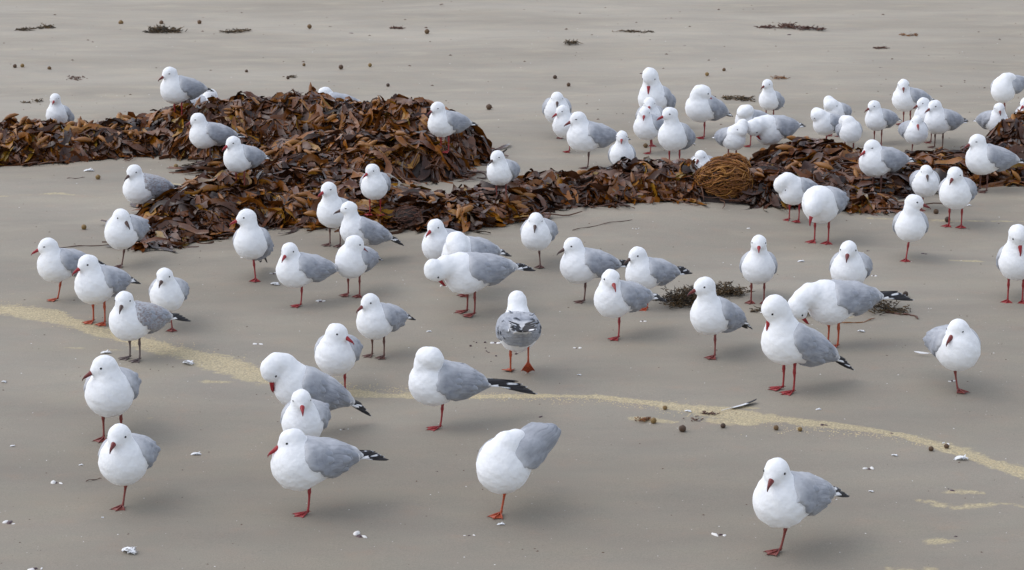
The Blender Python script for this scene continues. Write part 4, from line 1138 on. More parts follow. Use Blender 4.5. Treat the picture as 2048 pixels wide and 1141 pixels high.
GULLS = [
 # --- around the left bank and the big mound
 dict(at=(120, 279, 193), a=12, h=3, pose='upright', beak='red', label='white gull looking straight ahead over the far left kelp bank, breast half hidden', eye='shut', legs=2),
 dict(at=(360, 237, 130), a=42, h=50, kelp=True, legs=2, leg='red', beak='dred', eye='shut', label='grey winged gull standing on top of the left kelp crest, looking left', pose='rest'),
 dict(at=(408, 266, 176), a=-75, h=-70, pose='low', legs=2, eye='shut', label='gull mostly hidden behind the kelp crest, white head just right of the crest gull\'s tail'),
 dict(at=(668, 264, 172), a=68, h=75, pose='low', legs=2, eye='shut', label='gull peering over the back of the big kelp mound, only head and grey back showing'),
 dict(at=(418, 327, 223), kelp=True, a=52, h=72, legs=2, leg='brown', eye='shut', label='gull at the hollow between left kelp bank and mound, body turned left with eye closed'),
 dict(at=(484, 374, 268), kelp=True, a=34, h=48, legs=2, leg='dred', beak='red', label='gull standing on the back edge of the front kelp lobe, red beak resting on breast'),
 dict(at=(892, 303, 200), kelp=True, a=46, h=52, legs=2, leg='red', eye='shut', label='gull perched on the right shoulder of the big kelp mound'),
 dict(at=(1004, 400, 314), kelp=True, a=22, h=40, legs=2, leg='dred', beak='dark', eye='shut', label='gull standing on the thin kelp strand just right of the big mound'),
 dict(at=(290, 438, 325), a=42, h=32, legs=1, leg='grey', beak='dark', juv=True, ls=-1, tips=1.15, label='young gull with brown mottled wing and black beak left of the kelp lobe'),
 dict(at=(252, 532, 412), a=16, h=-38, legs=1, leg='brown', beak='dark', pose='low', label='hunched gull at the left tip of the kelp lobe, dark beak turned to its wing'),
 dict(at=(751, 428, 325), kelp=True, a=4, h=42, legs=2, leg='red', beak='red', label='plump gull facing front in the middle of the kelp lobe, red beak to the left'),
 dict(at=(672, 490, 358), a=22, h=38, legs=2, leg='brown', beak='red', pose='alert', eye='shut', label='tall gull in front of the kelp lobe with rump overlapped by another gull'),
 dict(at=(722, 524, 406), a=58, h=80, legs=2, beak='dark', pose='alert', eye='shut', label='gull in side view with a long dark beak, close behind a beakless looking gull'),
 dict(at=(710, 590, 465), a=24, h=0, pose='tuck', ty=125, side=1, legs=2, leg='dred', hd=(.03, -.01, .02), label='gull on two red legs with face turned away under the dark beaked gull'),
 # --- open sand, left and centre
 dict(at=(506, 559, 412), a=6, h=70, pose='upright', legs=1, leg='red', beak='red', label='upright gull on one leg at the front of the kelp lobe, head turned left'),
 dict(at=(603, 610, 480), a=54, h=22, legs=1, leg='red', beak='red', tips=1.0, tipup=8, label='gull on one leg with bill lowered and black tail tip touching its neighbour'),
 dict(at=(124, 600, 470), a=40, h=72, legs=1, leg='orange', beak='red', eye='shut', label='gull nearest the left edge of the open sand, on one orange leg'),
 dict(at=(201, 645, 502), a=27, h=48, legs=2, leg='orange', beak='red', label='gull on two bright orange legs at the upper left end of the yellow sand line'),
 dict(at=(273, 718, 575), a=38, h=6, legs=2, leg='grey', beak='dark', juv=True, tips=1.2, label='young gull with speckled back, black beak and grey legs on the yellow sand line'),
 dict(at=(339, 658, 528), a=2, h=12, legs=1, leg='dred', beak='dark', pose='rest', label='gull facing front with fluffed wings behind the grey legged young gull'),
 dict(at=(759, 712, 580), a=32, h=48, legs=2, leg='brown', beak='dred', label='gull on two brown legs in the centre, beak pressed into its breast'),
 dict(at=(676, 788, 638), a=8, h=-62, legs=2, leg='red', beak='red', pose='rest', label='gull on two red legs with its bright red beak pointing right'),
 dict(at=(612, 868, 696), a=62, h=38, pose='breast', legs=2, leg='red', beak='red', open=.25, dp=6, label='large preening gull bent over with open red beak at its own breast'),
 dict(at=(611, 928, 768), a=6, h=-8, legs=2, pose='rest', beak='red', eye='shut', label='dozing gull squeezed between the preening gull and the red beaked gull in front'),
 dict(at=(618, 1024, 850), a=54, h=76, legs=1, leg='red', beak='red', pose='low', ls=1, fat=1.07, tips=1.1, label='front gull in side view with a bright red beak and one bright red leg'),
 dict(at=(227, 876, 700), a=1, h=62, legs=2, leg='dred', beak='dred', label='gull on two legs at the left with a long brownish red beak turned left'),
 dict(at=(257, 1012, 835), a=9, h=14, legs=1, leg='dred', beak='dred', fat=1.04, label='lowest left gull standing on one leg, beak tip down on its breast'),
 dict(at=(884, 854, 684), a=66, h=0, pose='back', ty=150, hp=-62, eye='none', side=1, legs=1, leg='red', beak='red', tips=1.6, wz=-3, fat=1.06, ruffle=3, label='gull in side view preening over its shoulder with long black wingtips'),
 dict(at=(1037, 746, 588), a=176, h=176, pose='rest', dp=-20, legs=2, leg='orange', beak='red', heel=-1, cross=.5, tipup=14, tips=1.15, ruffle=8, hd=(.012, 0, .004), hp=-50, label='gull seen from behind with ruffled back and one orange webbed foot lifted'),
 dict(at=(1014, 1028, 852), a=20, h=0, pose='tuck', side=1, legs=1, leg='orange', beak='dred', eye='none', fat=1.07, dp=-4, raise_side=1, **{'raise': 34}, label='front gull with head buried in its back and right wing raised'),
 dict(at=(1574, 1104, 905), a=46, h=26, legs=1, leg='dred', beak='dred', fat=1.04, label='gull closest to the camera, alone at the bottom right on one red leg'),
 dict(at=(1582, 781, 583), a=64, h=74, pose='tallbreast', legs=2, leg='red', beak='red', label='tall gull with arched neck nibbling a bit of down at its breast'),
 dict(at=(1672, 690, 555), a=64, h=64, pose='reach', legs=2, leg='orange', beak='red', tips=1.35, label='big gull stooping with its head tucked under, behind the tall preening gull'),
 dict(at=(1905, 780, 630), a=-12, h=42, legs=1, leg='dred', beak='dred', pose='low', eye='shut', label='solitary gull at the right on one leg with a loose white quill beside it'),
 dict(at=(946, 627, 500), a=60, h=60, pose='reach', legs=2, leg='dred', beak='red', hd=(.0, 0, .03), label='gull with neck stretched low to the left, grey back nearest in the centre pair'),
 dict(at=(934, 588, 455), a=40, h=0, pose='curl', side=1, ty=70, legs=1, leg='dred', beak='dark', label='all white looking preening gull in the middle of the centre trio'),
 dict(at=(884, 557, 432), a=24, h=34, legs=1, leg='dred', beak='red', label='gull at the left of the centre trio, red beak resting on its breast'),
 dict(at=(1076, 532, 420), a=14, h=6, legs=1, leg='brown', beak='dark', pose='low', eye='shut', label='gull facing front with bowed head right below the thin kelp strand'),
 dict(at=(1169, 602, 470), a=56, h=70, legs=1, leg='brown', beak='dark', tipup=6, label='gull in side view with long dark beak on one brown leg, centre right'),
 dict(at=(1294, 617, 488), a=50, h=58, legs=1, leg='orange', beak='dark', tipup=10, label='gull behind the pink beaked one, its wingtip sticking up like a twig'),
 dict(at=(1236, 675, 532), a=46, h=-12, legs=1, leg='red', beak='pink', tips=1.1, label='gull on one red leg whose pinkish red beak points down at the viewer'),
 dict(at=(1427, 712, 547), a=40, h=62, pose='alert', legs=1, leg='dred', beak='dred', label='alert gull on one leg in front of the small dark seaweed clump'),
 dict(at=(1515, 603, 463), a=6, h=6, legs=2, leg='dred', beak='red', pose='alert', label='gull standing square on two legs behind the small seaweed clump, facing front'),
 dict(at=(1698, 614, 474), a=18, h=14, legs=2, beak='dred', label='gull facing front just behind the big stooping gull'),
 # --- right
 dict(at=(1644, 484, 365), a=26, h=34, pose='belly', eye='none', legs=2, leg='red', beak='red', tips=1.3, label='gull before the right kelp, head bowed to its belly with red beak showing'),
 dict(at=(1590, 441, 340), a=38, h=0, pose='curl', side=-1, ty=20, legs=2, leg='red', beak='red', label='gull with rounded neck and hidden face at the edge of the right kelp'),
 dict(at=(1818, 520, 383), a=8, h=-70, legs=1, leg='red', beak='dred', pose='alert', label='gull on one red leg at the right with its beak pointing right'),
 dict(at=(1911, 452, 328), a=22, h=28, legs=2, leg='red', beak='dred', eye='shut', label='gull on two thin red legs in front of the far right kelp'),
 dict(at=(1847, 420, 328), a=2, h=2, legs=1, leg='dred', beak='dark', pose='low', eye='shut', label='hunched gull facing front with tiny dark beak, left of a two legged gull'),
 dict(at=(1971, 382, 265), a=66, h=74, legs=2, leg='brown', beak='dred', tips=1.1, eye='shut', label='large gull in full side view at the right margin before the kelp'),
 dict(at=(1757, 378, 276), kelp=True, a=56, h=62, legs=2, leg='brown', beak='red', pose='low', drop=.02, eye='shut', label='round gull sitting on the right hand kelp bank, seen from the side'),
 dict(at=(2030, 602, 440), a=12, h=-14, pose='tallbreast', hp=-60, legs=2, leg='red', beak='red', label='gull cut by the right edge with neck bent down to its breast'),
 dict(at=(1880, 296, 197), a=50, h=58, legs=2, leg='brown', beak='dred', tipup=5, label='gull in the back right group on two brown legs, overlapping another head'),
 dict(at=(1858, 284, 192), a=55, h=72, legs=2, beak='dred', label='gull in the back right group of which only the head shows behind another'),
 dict(at=(1826, 312, 230), a=-12, h=2, legs=1, leg='dred', beak='pink', pose='low', eye='shut', label='small huddled gull facing front at the rear edge of the right kelp'),
 dict(at=(1815, 250, 155), a=54, h=8, legs=2, beak='dred', label='farthest gull of the back right group, facing front with body to the right'),
 dict(at=(1986, 290, 202), a=-22, h=4, legs=2, leg='red', beak='dred', eye='shut', label='gull facing front on two red legs beside the tall kelp at the right edge'),
 dict(at=(2006, 232, 143), a=24, h=0, pose='tuck', side=1, legs=1, leg='dred', raise_side=1, **{'raise': 16}, label='headless looking gull at the top right with one wing spread past the edge'),
 dict(at=(2056, 290, 190), a=30, h=40, legs=2, beak='red', label='gull of which only a strip of head and breast enters at the right edge'),
 dict(at=(1757, 288, 198), a=44, h=62, legs=2, beak='dred', eye='shut', label='gull standing behind the one that sits on the right kelp bank'),
 dict(at=(1672, 272, 195), a=30, h=0, pose='curl', side=-1, ty=20, hd=(-.03, 0, .04), legs=2, label='gull with its face buried in its breast at the back of the kelp group'),
 dict(at=(1654, 296, 232), a=50, h=0, pose='curl', side=-1, ty=60, legs=1, leg='red', hd=(-.02, 0, .03), label='gull at the left of the huddle, neck folded with beak in its feathers'),
 dict(at=(1697, 312, 232), a=-4, h=0, pose='tuck', side=-1, legs=2, eye='none', tips=1.3, cross=-.3, label='headless looking white gull seen from the front above the right kelp'),
 dict(at=(1540, 246, 157), a=28, h=42, legs=2, beak='dred', pose='alert', label='upright gull at the back right centre, alone behind two preening gulls'),
 dict(at=(1500, 292, 205), a=50, h=0, pose='curl', side=1, ty=50, hd=(-.03, 0, .03), legs=1, leg='red', beak='red', label='gull pushing a red beak into its wing behind the low stretched gull'),
 dict(at=(1545, 320, 226), a=48, h=60, pose='reach', legs=1, leg='red', beak='red', hd=(-.01, 0, .03), label='gull stretching its neck low to the left above the kelp, on one red leg'),
 dict(at=(1462, 326, 250), a=-24, h=0, pose='curl', side=1, ty=30, hd=(-.02, 0, .05), legs=2, leg='dred', label='gull with drooping grey wing on the left and hidden face behind the stringy ball'),
 dict(at=(1407, 275, 165), a=46, h=0, pose='back', ty=140, side=1, legs=1, leg='red', beak='red', dp=8, label='gull with its head laid over its back on one red leg, back row centre'),
 dict(at=(1350, 334, 210), a=28, h=62, pose='alert', legs=2, leg='red', beak='red', label='alert gull with open red beak pointing left, just behind the right kelp bank', open=.12),
 dict(at=(1310, 262, 130), a=28, h=12, pose='tallbreast', legs=2, beak='red', open=.3, label='tallest gull of the stack of three, open beak pointing down'),
 dict(at=(1300, 291, 190), a=10, h=6, legs=1, leg='red', beak='pink', eye='shut', label='middle gull of the stack of three, only its face and red foot showing'),
 dict(at=(1300, 306, 210), a=46, h=10, legs=1, leg='red', beak='red', eye='shut', tipup=12, tips=1.2, label='front gull of the stack of three, body turned to the left'),
 dict(at=(1243, 364, 270), a=2, h=6, pose='upright', legs=2, beak='pink', eye='shut', label='gull facing front with its lower body hidden by the right kelp bank'),
 dict(at=(1404, 366, 303), a=14, h=28, pose='low', legs=2, beak='dred', eye='shut', drop=.05, label='gull sitting low in the weed beside the stringy orange ball'),
 dict(at=(1176, 336, 220), a=56, h=74, legs=1, leg='brown', beak='dred', tips=1.15, eye='shut', label='gull in side view on one brown leg at the left of the back group'),
 dict(at=(1138, 303, 207), a=42, h=58, legs=1, leg='red', beak='red', eye='shut', label='gull partly covered by the side view gull at the left of the back group'),
 dict(at=(1113, 275, 180), a=-4, h=2, legs=1, leg='dred', beak='dark', pose='low', eye='shut', label='leftmost gull of the back group, hunched and facing front with dark beak'),
]
for i_, g_ in enumerate(GULLS):
    g_['seed'] = i_ * 7 + 3
    build_gull(g_)

# ------------------------------------------------------------ small things scattered on the sand
m_ball, nt, b = material('bead_skin', rough=.5, spec=.4)
tc = nd(nt, 'ShaderNodeTexCoord'); n = nd(nt, 'ShaderNodeTexNoise'); n.inputs['Scale'].default_value = 130; nt.links.new(tc.outputs['Object'], n.inputs['Vector'])
oi = nd(nt, 'ShaderNodeObjectInfo'); a_ = nd(nt, 'ShaderNodeMath'); a_.operation = 'MULTIPLY_ADD'
nt.links.new(n.outputs[0], a_.inputs[0]); a_.inputs[1].default_value = .5; nt.links.new(oi.outputs['Random'], a_.inputs[2])
r = ramp(nt, [(.1, (.030, .020, .016)), (.5, (.09, .05, .028)), (.9, (.17, .10, .04)), (1.3, (.24, .15, .05))]); nt.links.new(a_.outputs[0], r.inputs[0]); nt.links.new(r.outputs[0], b.inputs['Base Color'])
bp = nd(nt, 'ShaderNodeBump'); bp.inputs['Strength'].default_value = .5; bp.inputs['Distance'].default_value = .003; nt.links.new(n.outputs[0], bp.inputs['Height']); nt.links.new(bp.outputs[0], b.inputs['Normal'])
BEAD = []
for i in range(4):
    rnd = random.Random(i); v, f = ellipsoid_vf((0, 0, .92), (1.02, .95, .96), 14, 9)
    v = [(x * (1 + .06 * math.sin(5 * z + i)), y * (1 + .05 * math.sin(4 * x + i)), z + .04 * math.sin(6 * x + 4 * y + i)) for x, y, z in v]
    mb = MB(); mb.add(v, f)
    mb.tube([(0, 0, 1.8), (.08, .03, 1.92), (.14, .0, 1.96)], [.12, .09, .05], 5)
    BEAD.append(mb.mesh('kelp_bead', [m_ball]))
BEADS = [
 (1365, 858, 7.0, 'largest dark brown bead on the sand, left of a smaller black one'),
 (1307, 842, 6.0, 'orange brown bead beside pale weed crumbs'),
 (1330, 816, 4.5, 'brown bead on the yellow sand line above the orange brown bead'),
 (1446, 852, 5.2, 'blackish bead just below the yellow sand line, near the long feather'),
 (1552, 856, 5.2, 'olive bead on the yellow sand line right of the long feather'),
 (1600, 859, 4.6, 'brown bead on the sand line, next one right of the olive bead'),
 (1862, 898, 5.0, 'brown bead on the lower sand line, left one of a close pair'),
 (1893, 893, 4.8, 'dark bead on the lower sand line, right one of a close pair'),
 (1811, 589, 5.6, 'dark red brown bead alone right of the stooping gull'),
 (168, 455, 5.2, 'brown bead alone above the gull nearest the left edge'),
 (196, 355, 4.8, 'brown bead on the sand in front of the left kelp bank'),
 (352, 333, 4.4, 'brown bead against the foot of the left kelp bank'),
 (1872, 424, 5.0, 'brown bead behind the gull on two thin red legs'),
 (1895, 440, 5.6, 'flat brown bead left of the red legs before the far right kelp'),
 (978, 215, 5.8, 'brown bead on bare sand right of the big mound'),
 (242, 46, 4.6, 'brown bead, leftmost of three in a row along the top'),
 (323, 46, 4.2, 'yellow brown bead just above the dark weed mound at the top left'),
 (399, 45, 4.0, 'dark bead, rightmost of three in a row along the top'),
 (619, 54, 4.4, 'brown bead alone at the top between weed scraps, left of centre'),
 (854, 64, 4.8, 'orange brown bead at the top centre'),
 (30, 133, 3.8, 'dark bead at the far left, left one of a close pair'),
 (45, 132, 3.8, 'dark bead at the far left, right one of a close pair'),
 (99, 137, 3.6, 'dark bead right of the far left pair'),
 (608, 130, 3.2, 'smaller dark bead above the big kelp mound'),
 (682, 135, 4.6, 'brown bead above the big kelp mound, larger than its neighbour'),
 (740, 131, 3.8, 'brown bead above the right half of the big kelp mound'),
 (776, 171, 3.6, 'greenish bead close behind the crest of the big kelp mound'),
 (1110, 155, 4.0, 'dark bead behind the leftmost gull of the back group'),
 (1137, 170, 4.0, 'yellow brown bead behind the leftmost gull of the back group'),
 (1414, 149, 3.8, 'reddish brown bead above the gull laying its head over its back'),
 (1448, 140, 3.4, 'small grey bead up and right of the reddish brown bead'),
 (1291, 292, 4.6, 'dark bead by the red feet of the stack of three gulls'),
 (576, 156, 3.4, 'brown bead touching a tiny weed scrap above the mound'),
 (493, 143, 3.2, 'small brown bead right of the crest gull'),
]
for i, (px, py, rp, lab) in enumerate(BEADS):
    p = on_sand(px, py + rp * .8); dist = math.hypot(p[0], p[1], CAM_H)
    r_ = rp / F_PX * dist * 1.05
    o = obj('kelp_bead', BEAD[i % 4], None, tuple(p - np.array([0, 0, .0008])), (0, 0, i * 1.3)); o.scale = (r_, r_, r_)
    tag(o, lab, 'bead', 'round kelp beads lying on the sand')

m_down, nt, b = material('white_down', (.84, .85, .87), .9, .1); b.inputs['Sheen Weight'].default_value = .4
m_shell, nt, b = material('shell_white', (.78, .76, .74), .45, .4)
m_dark, nt, b = material('mussel_shell', (.07, .035, .04), .4, .5)
def down_mesh(seed, n=34):
    rnd = random.Random(seed); mb = MB()
    mb.tube([(-.5, 0, .02), (-.2, .02, .06), (.1, -.02, .10), (.4, .02, .06)], [.02, .03, .03, .01], 4)
    for k in range(n):
        t = k / n; x = -.35 + .8 * t; s = 1 if k % 2 else -1
        L_ = .34 * math.sin(math.pi * (t * .85 + .1)) * rnd.uniform(.7, 1.2)
        a = s * rnd.uniform(.8, 1.5) ; zz = rnd.uniform(.15, .9)
        d = Vector((math.cos(a), math.sin(a), zz)).normalized(); w = Vector((-.05, 0, 0)) if rnd.random() < .5 else Vector((.05, .02, .02))
        q0 = Vector((x, 0, .06)); q1 = q0 + d * L_ * .6 + Vector((0, 0, .02)); q2 = q0 + d * L_ + Vector((0, 0, -.08 * rnd.random()))
        mb.add([q0 - w * .5, q0 + w * .5, q1 + w * 1.1, q2, q1 - w * 1.1], [(0, 1, 2, 3, 4)])
    n = 9
    for i in range(n + 1):
        t = i / n; w = .17 * math.sin(math.pi * min(1, .12 + t * .86)) ** .7
        x = -.42 + .86 * t; z = .04 + .10 * math.sin(math.pi * t)
        if i == 0: rows = []
        rows.append([(x, -w, z - .03 + rnd.uniform(-.02, .02)), (x, -w * .4, z + .05), (x, w * .4, z + .06), (x, w, z - .03 + rnd.uniform(-.02, .02))])
    V = [p for r in rows for p in r]; F = [(i * 4 + j, i * 4 + j + 1, i * 4 + j + 5, i * 4 + j + 4) for i in range(n) for j in range(3)]
    mb.add(V, F)
    return mb.mesh('down_feather', [m_down])
DOWN = [down_mesh(s) for s in (1, 2, 3, 4)]
DOWNS = [
 (258, 1106, 34, 'largest white down tuft at the bottom left, standing up'),
 (392, 910, 18, 'white down tuft on the sand right of the lowest left gull'),
 (376, 729, 25, 'white down feather right of the grey legged young gull'),
 (212, 707, 18, 'thin white feather above the left gull with the long beak'),
 (550, 570, 20, 'white down feather between the upright gull and the dark tailed gull'),
 (638, 603, 11, 'white down right of the leg of the dark tailed gull'),
 (731, 597, 10, 'white down tuft by the red foot under the dark beaked gull'),
 (178, 343, 18, 'white down feather in front of the left kelp bank'),
 (1376, 824, 14, 'white down tuft on the yellow sand line left of the long feather'),
 (1922, 920, 24, 'double white down tuft at the lower right sand line'),
 (1789, 912, 12, 'small white feather left of the lower right down tuft'),
 (1002, 1050, 14, 'white feather on the sand below the wing raising gull'),
 (1244, 617, 1 + 11, 'white fluff behind the gull with pinkish beak'),
 (1602, 524, 12, 'white feather left of the gull behind the stooping one'),
 (1722, 664, 14, 'thin white feather right of the legs of the stooping gull'),
 (162, 931, 8, 'tiny white fluff left of the lowest left gull'),
 (205, 1036, 7, 'tiny white fluff below the lowest left gull'),
 (858, 664, 9, 'tiny white fluff above the over the shoulder preener'),
 (1158, 751, 9, 'white chip shaped feather right of the raised orange foot'),
 (1938, 412, 9, 'tiny white feather right of the gull on thin red legs'),
 (8, 765, 12, 'small white feather at the left edge below the sand line'),
 (25, 893, 9, 'tiny white feather at the left edge, lower'),
 (1742, 984, 1 + 9, 'tiny white feather below the lower right sand line'),
 (1637, 820, 10, 'small white oval feather above the yellow sand line'),
 (1526, 627, 12, 'grey white down with dark tip hanging before the tall preener'),
]
for i, (px, py, wpx, lab) in enumerate(DOWNS):
    p = on_sand(px, py); s = 1.25 * wpx / F_PX * math.hypot(p[0], p[1], CAM_H)
    z = 0.0
    o = obj('down_feather', DOWN[i % 4], None, (p[0], p[1], p[2] + z), (0, 0, (i * 2.1) % 1.4 - .7)); o.scale = (s, s, s * (1.3 if wpx > 20 else 1.0))
    tag(o, lab, 'feather', 'loose white feathers on the sand')
# long quill feathers
def pat_found(t, s): return .9 if t < .55 else .07
def quill_thing(px0, py0, px1, py1, W, pat, label, lift=.006, zrise=0.0):
    a = on_sand(px0, py0); c = on_sand(px1, py1); L_ = float(np.linalg.norm(c - a))
    root = empty('feather', tuple(a + np.array([0, 0, lift])), math.atan2(c[1] - a[1], c[0] - a[0])); tag(root, label, 'feather')
    v = obj('vane', feather_mesh('vane', L_ * .72, W, pat, .06, 77, .03), root, (L_ * .28, 0, .001), (R(-24), 0, 0))
    mb = MB(); mb.tube([(0, 0, 0), (L_ * .3, 0, .001), (L_ * .7, 0, .003)], [.0011, .0013, .0008], 5, .9)
    obj('quill', mesh_of('quill', mb.v, mb.f, [m_shell], True), root); return root
quill_thing(1443, 825, 1516, 806, .026, pat_found, 'long feather with white base and black tip lying above the sand line')
quill_thing(1868, 715, 1828, 711, .010, lambda t, s: .9, 'narrow white quill sticking out left of the solitary right gull', .012)
quill_thing(690, 801, 662, 800, .010, lambda t, s: .06, 'short black feather right behind the doubled over preening gull')

def shard(rnd, mat, L_=1.0):
    n = 7; vs = []
    for k in range(n):
        a = 2 * math.pi * k / n; r_ = rnd.uniform(.6, 1.0)
        vs.append((L_ * .5 * r_ * math.cos(a), .32 * r_ * math.sin(a), .0))
    top = [(x * .75, y * .75, .16 + rnd.uniform(-.03, .05)) for x, y, z in vs]
    v = vs + top + [(0, 0, .22)]
    f = [(k, (k + 1) % n, n + (k + 1) % n, n + k) for k in range(n)] + [(n + k, n + (k + 1) % n, 2 * n) for k in range(n)]
    return mesh_of('piece', v, f, [mat], True)
rs_ = random.Random(3)
SH_W = [shard(rs_, m_shell) for _ in range(5)]; SH_D = [shard(rs_, m_dark) for _ in range(5)]
SHELLS = [
 (112, 968, 26, 1, 'white shell bit with red brown end, left of the lowest left gull'),
 (20, 1045, 38, 1, 'broken purple and white shell at the left edge near the bottom'),
 (70, 1139, 36, 1, 'dark red shell bits cut by the bottom edge at the left'),
 (720, 1072, 44, 1, 'row of white and purple shell bits at the bottom, left of centre'),
 (938, 1072, 28, 1, 'white shell bit with an upright dark chip at the bottom centre'),
 (1442, 1073, 34, 1, 'white shell flake left of the closest gull\'s foot'),
 (1736, 937, 24, 1, 'purple and white shell bits right of the closest gull'),
 (688, 859, 24, 1, 'thin white shell splinter right of the dozing squeezed gull'),
 (1153, 697, 22, 1, 'dark and white shell splinter left of the pinkish beaked gull\'s foot'),
 (1286, 643, 18, 1, 'reddish shell bit behind the pinkish beaked gull'),
 (642, 603, 20, 1, 'dark and white shell bit right of the dark tailed gull\'s foot'),
 (888, 573, 18, 1, 'white and brown shell bit under the centre trio'),
 (548, 547, 18, 1, 'brown speckled shell bit right of the upright one legged gull'),
 (483, 516, 18, 0, 'white shell bit left of the upright gull\'s leg'),
 (1497, 457, 16, 0, 'white shell bit on the sand before the right kelp'),
 (1275, 458, 14, 1, 'small grey shell bit before the right kelp strand'),
 (515, 688, 20, 1, 'purplish shell splinter above the doubled over preener'),
 (1905, 763, 16, 1, 'pale pink shell bit right of the solitary gull\'s leg'),
 (1748, 552, 16, 1, 'white and dark shell bit right of the gull behind the stooping one'),
 (1736, 502, 16, 2, 'red brown weed beads on the sand right of the far preener'),
 (1848, 508, 18, 2, 'brown crumbs by the foot of the right pointing gull'),
 (990, 687, 20, 1, 'brown shell bits left of the walking gull'),
 (1082, 835, 16, 2, 'flat red brown chip above the wing raising gull'),
 (873, 943, 9, 2, 'tiny red brown chip in the sand left of the wing raising gull'),
 (1892, 888, 18, 1, 'black and white splinter between the close bead pair and the down tuft'),
 (1900, 980, 26, 2, 'thin red brown twig bit on pale sand at the lower right'),
 (1910, 1074, 12, 2, 'dark chip at the lower right above the bottom pale patches'),
 (1580, 70, 16, 2, 'dark chip under the sprawled weed at the top right'),
 (1762, 136, 14, 2, 'small dark curl on bare sand above the back right group'),
 (1370, 92, 10, 2, 'small red chip above the stack of three gulls'),
 (1340, 104, 10, 2, 'orange red chip just above the tallest gull of the stack'),
 (1285, 148, 12, 2, 'dark chip left of the tallest gull\'s head'),
 (700, 67, 18, 2, 'dark flat chip at the top left of centre'),
 (1014, 54, 9, 2, 'small red brown chip at the top centre right'),
 (1400, 842, 18, 2, 'red brown crust bit on the sand line under the long feather'),
 (1648, 852, 20, 2, 'brown crust bit on the sand line right of the beads'),
 (1785, 868, 12, 2, 'orange crust bit on the sand line, far right part'),
]
for i, (px, py, wpx, kind, lab) in enumerate(SHELLS):
    p = on_sand(px, py); s = wpx / F_PX * math.hypot(p[0], p[1], CAM_H)
    rnd = random.Random(i)
    root = empty('shell' if kind < 2 else 'weed_chip', tuple(p), rnd.uniform(-.3, .3))
    tag(root, lab, 'shell' if kind < 2 else 'beach litter', 'shell and weed bits scattered on the sand')
    k_ = 3 if kind == 1 else (1 if kind == 0 else 2)
    for j in range(k_):
        me = (SH_W if (kind == 0 or (kind == 1 and j != 1)) else SH_D)[rnd.randrange(5)]
        q = obj('piece', me, root, ((j - (k_ - 1) / 2) * s * rnd.uniform(.18, .36), rnd.uniform(-.25, .25) * s, 0), (0, 0, rnd.uniform(0, 3)))
        t = s * (rnd.uniform(.25, .75)); q.scale = (t, t * rnd.uniform(.5, 1.3), t * rnd.uniform(.4, 1.1))

# grains too many to count
def grit(name, n, seed, mat, size, ylo, yhi, bias=None):
    rnd = np.random.RandomState(seed); mb_v = []; mb_f = []
    y = ylo + (yhi - ylo) * rnd.rand(n) ** 1.3; x = (rnd.rand(n) - .5) * 2 * (.235 * y + .1)
    z = sand_h(x, y); s = size * (.5 + rnd.rand(n)) * (y / 8) ** .5
    base = np.array([(-1, -.5, 0), (1, -.4, 0), (.9, .6, 0), (-.8, .5, 0), (.1, 0, .55)])
    a = rnd.rand(n) * 6.28; c, si = np.cos(a), np.sin(a)
    V = base[None] * s[:, None, None]
    X = V[:, :, 0] * c[:, None] - V[:, :, 1] * si[:, None] + x[:, None]; Y = V[:, :, 0] * si[:, None] + V[:, :, 1] * c[:, None] + y[:, None]
    V = np.stack([X, Y, V[:, :, 2] + z[:, None]], -1).reshape(-1, 3)
    F = np.array([(0, 1, 4), (1, 2, 4), (2, 3, 4), (3, 0, 4)])[None] + (np.arange(n) * 5)[:, None, None]
    o = obj(name, mesh_of(name, V, F.reshape(-1, 3), [mat], False)); o['kind'] = 'stuff'; return o
m_crumb, nt, b = material('weed_crumb', (.10, .055, .035), .7, .3)
tag(grit('shell_grit', 420, 1, m_shell, .0022, 5.2, 18), 'tiny white shell grit strewn over the sand', 'shell grit')
tag(grit('weed_crumbs', 650, 2, m_crumb, .0032, 5.2, 24), 'tiny brown weed crumbs strewn over the sand', 'weed crumbs')
tag(grit('weed_crumbs', 150, 4, m_crumb, .0065, 13, 22), 'larger brown crumbs on the upper beach', 'weed crumbs')
m_drycr, nt, b = material('dry_sand', (.55, .45, .28), .9, .2)
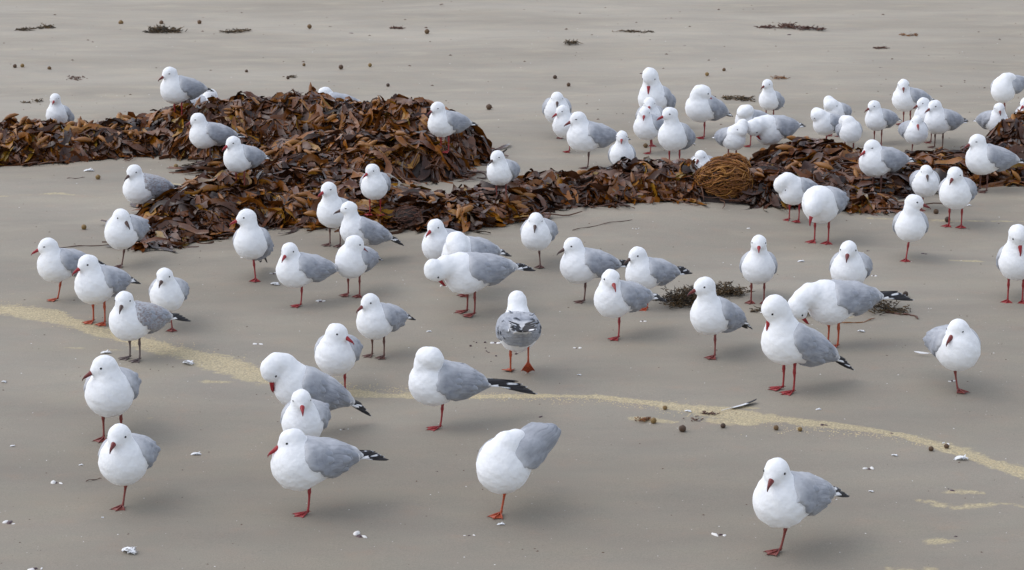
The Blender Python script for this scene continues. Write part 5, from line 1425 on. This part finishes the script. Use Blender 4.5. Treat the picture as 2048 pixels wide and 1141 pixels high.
def sand_crumbs():
    rnd = np.random.RandomState(8); px = [-40, 0, 90, 160, 230, 300, 380, 450, 520, 640, 720, 830, 960, 1080, 1200, 1300, 1400, 1500, 1600, 1700, 1800, 1880, 1960, 2060]
    py = [609, 614, 630, 650, 668, 684, 704, 724, 742, 765, 776, 784, 792, 796, 800, 812, 826, 840, 854, 864, 876, 896, 920, 950]
    X = []
    for k in range(2600):
        u = rnd.uniform(-40, 2060); v = np.interp(u, px, py) + rnd.normal(0, 1) * (9 if u < 560 or 1300 < u < 1620 else 4.5)
        X.append(on_sand(u, v))
    X = np.array(X); n = len(X); s = .0022 * (.4 + rnd.rand(n)); a = rnd.rand(n) * 6.28
    base = np.array([(-1, -.6, 0), (1, -.5, 0), (.9, .7, 0), (-.8, .6, 0), (.1, 0, .7)])
    V = base[None] * s[:, None, None]; c, si = np.cos(a)[:, None], np.sin(a)[:, None]
    V = np.stack([V[:, :, 0] * c - V[:, :, 1] * si, V[:, :, 0] * si + V[:, :, 1] * c, V[:, :, 2]], -1) + X[:, None, :]
    F = np.array([(0, 1, 4), (1, 2, 4), (2, 3, 4), (3, 0, 4)])[None] + (np.arange(n) * 5)[:, None, None]
    o = obj('sand_crumbs', mesh_of('sand_crumbs', V.reshape(-1, 3), F.reshape(-1, 3), [m_drycr], False)); o['kind'] = 'stuff'
    tag(o, 'coarse yellow sand crumbs along the dry sand line', 'sand')
sand_crumbs()
# dark droppings scattered by the walking gull
def dots():
    mb = MB()
    c = on_sand(975, 700)
    for px, py, r_ in ((941, 693, 3.2), (953, 686, 2), (970, 686, 3), (971, 697, 1.8), (973, 703, 1.8), (975, 705, 1.4), (978, 706, 1.6), (992, 713, 2.4), (982, 724, 1.4), (1032, 709, 3.2), (948, 715, 1.2)):
        p = on_sand(px, py) - c; r_ = r_ / F_PX * 7.4
        v, f = ellipsoid_vf((p[0], p[1], p[2] + r_ * .4), (r_, r_, r_ * .7), 7, 4); mb.add(v, f)
    o = obj('dark_crumbs', mb.mesh('dark_crumbs', [m_dark]), None, tuple(c)); o['kind'] = 'stuff'
    tag(o, 'sprinkle of dark crumbs left of the gull walking away', 'beach litter')
dots()
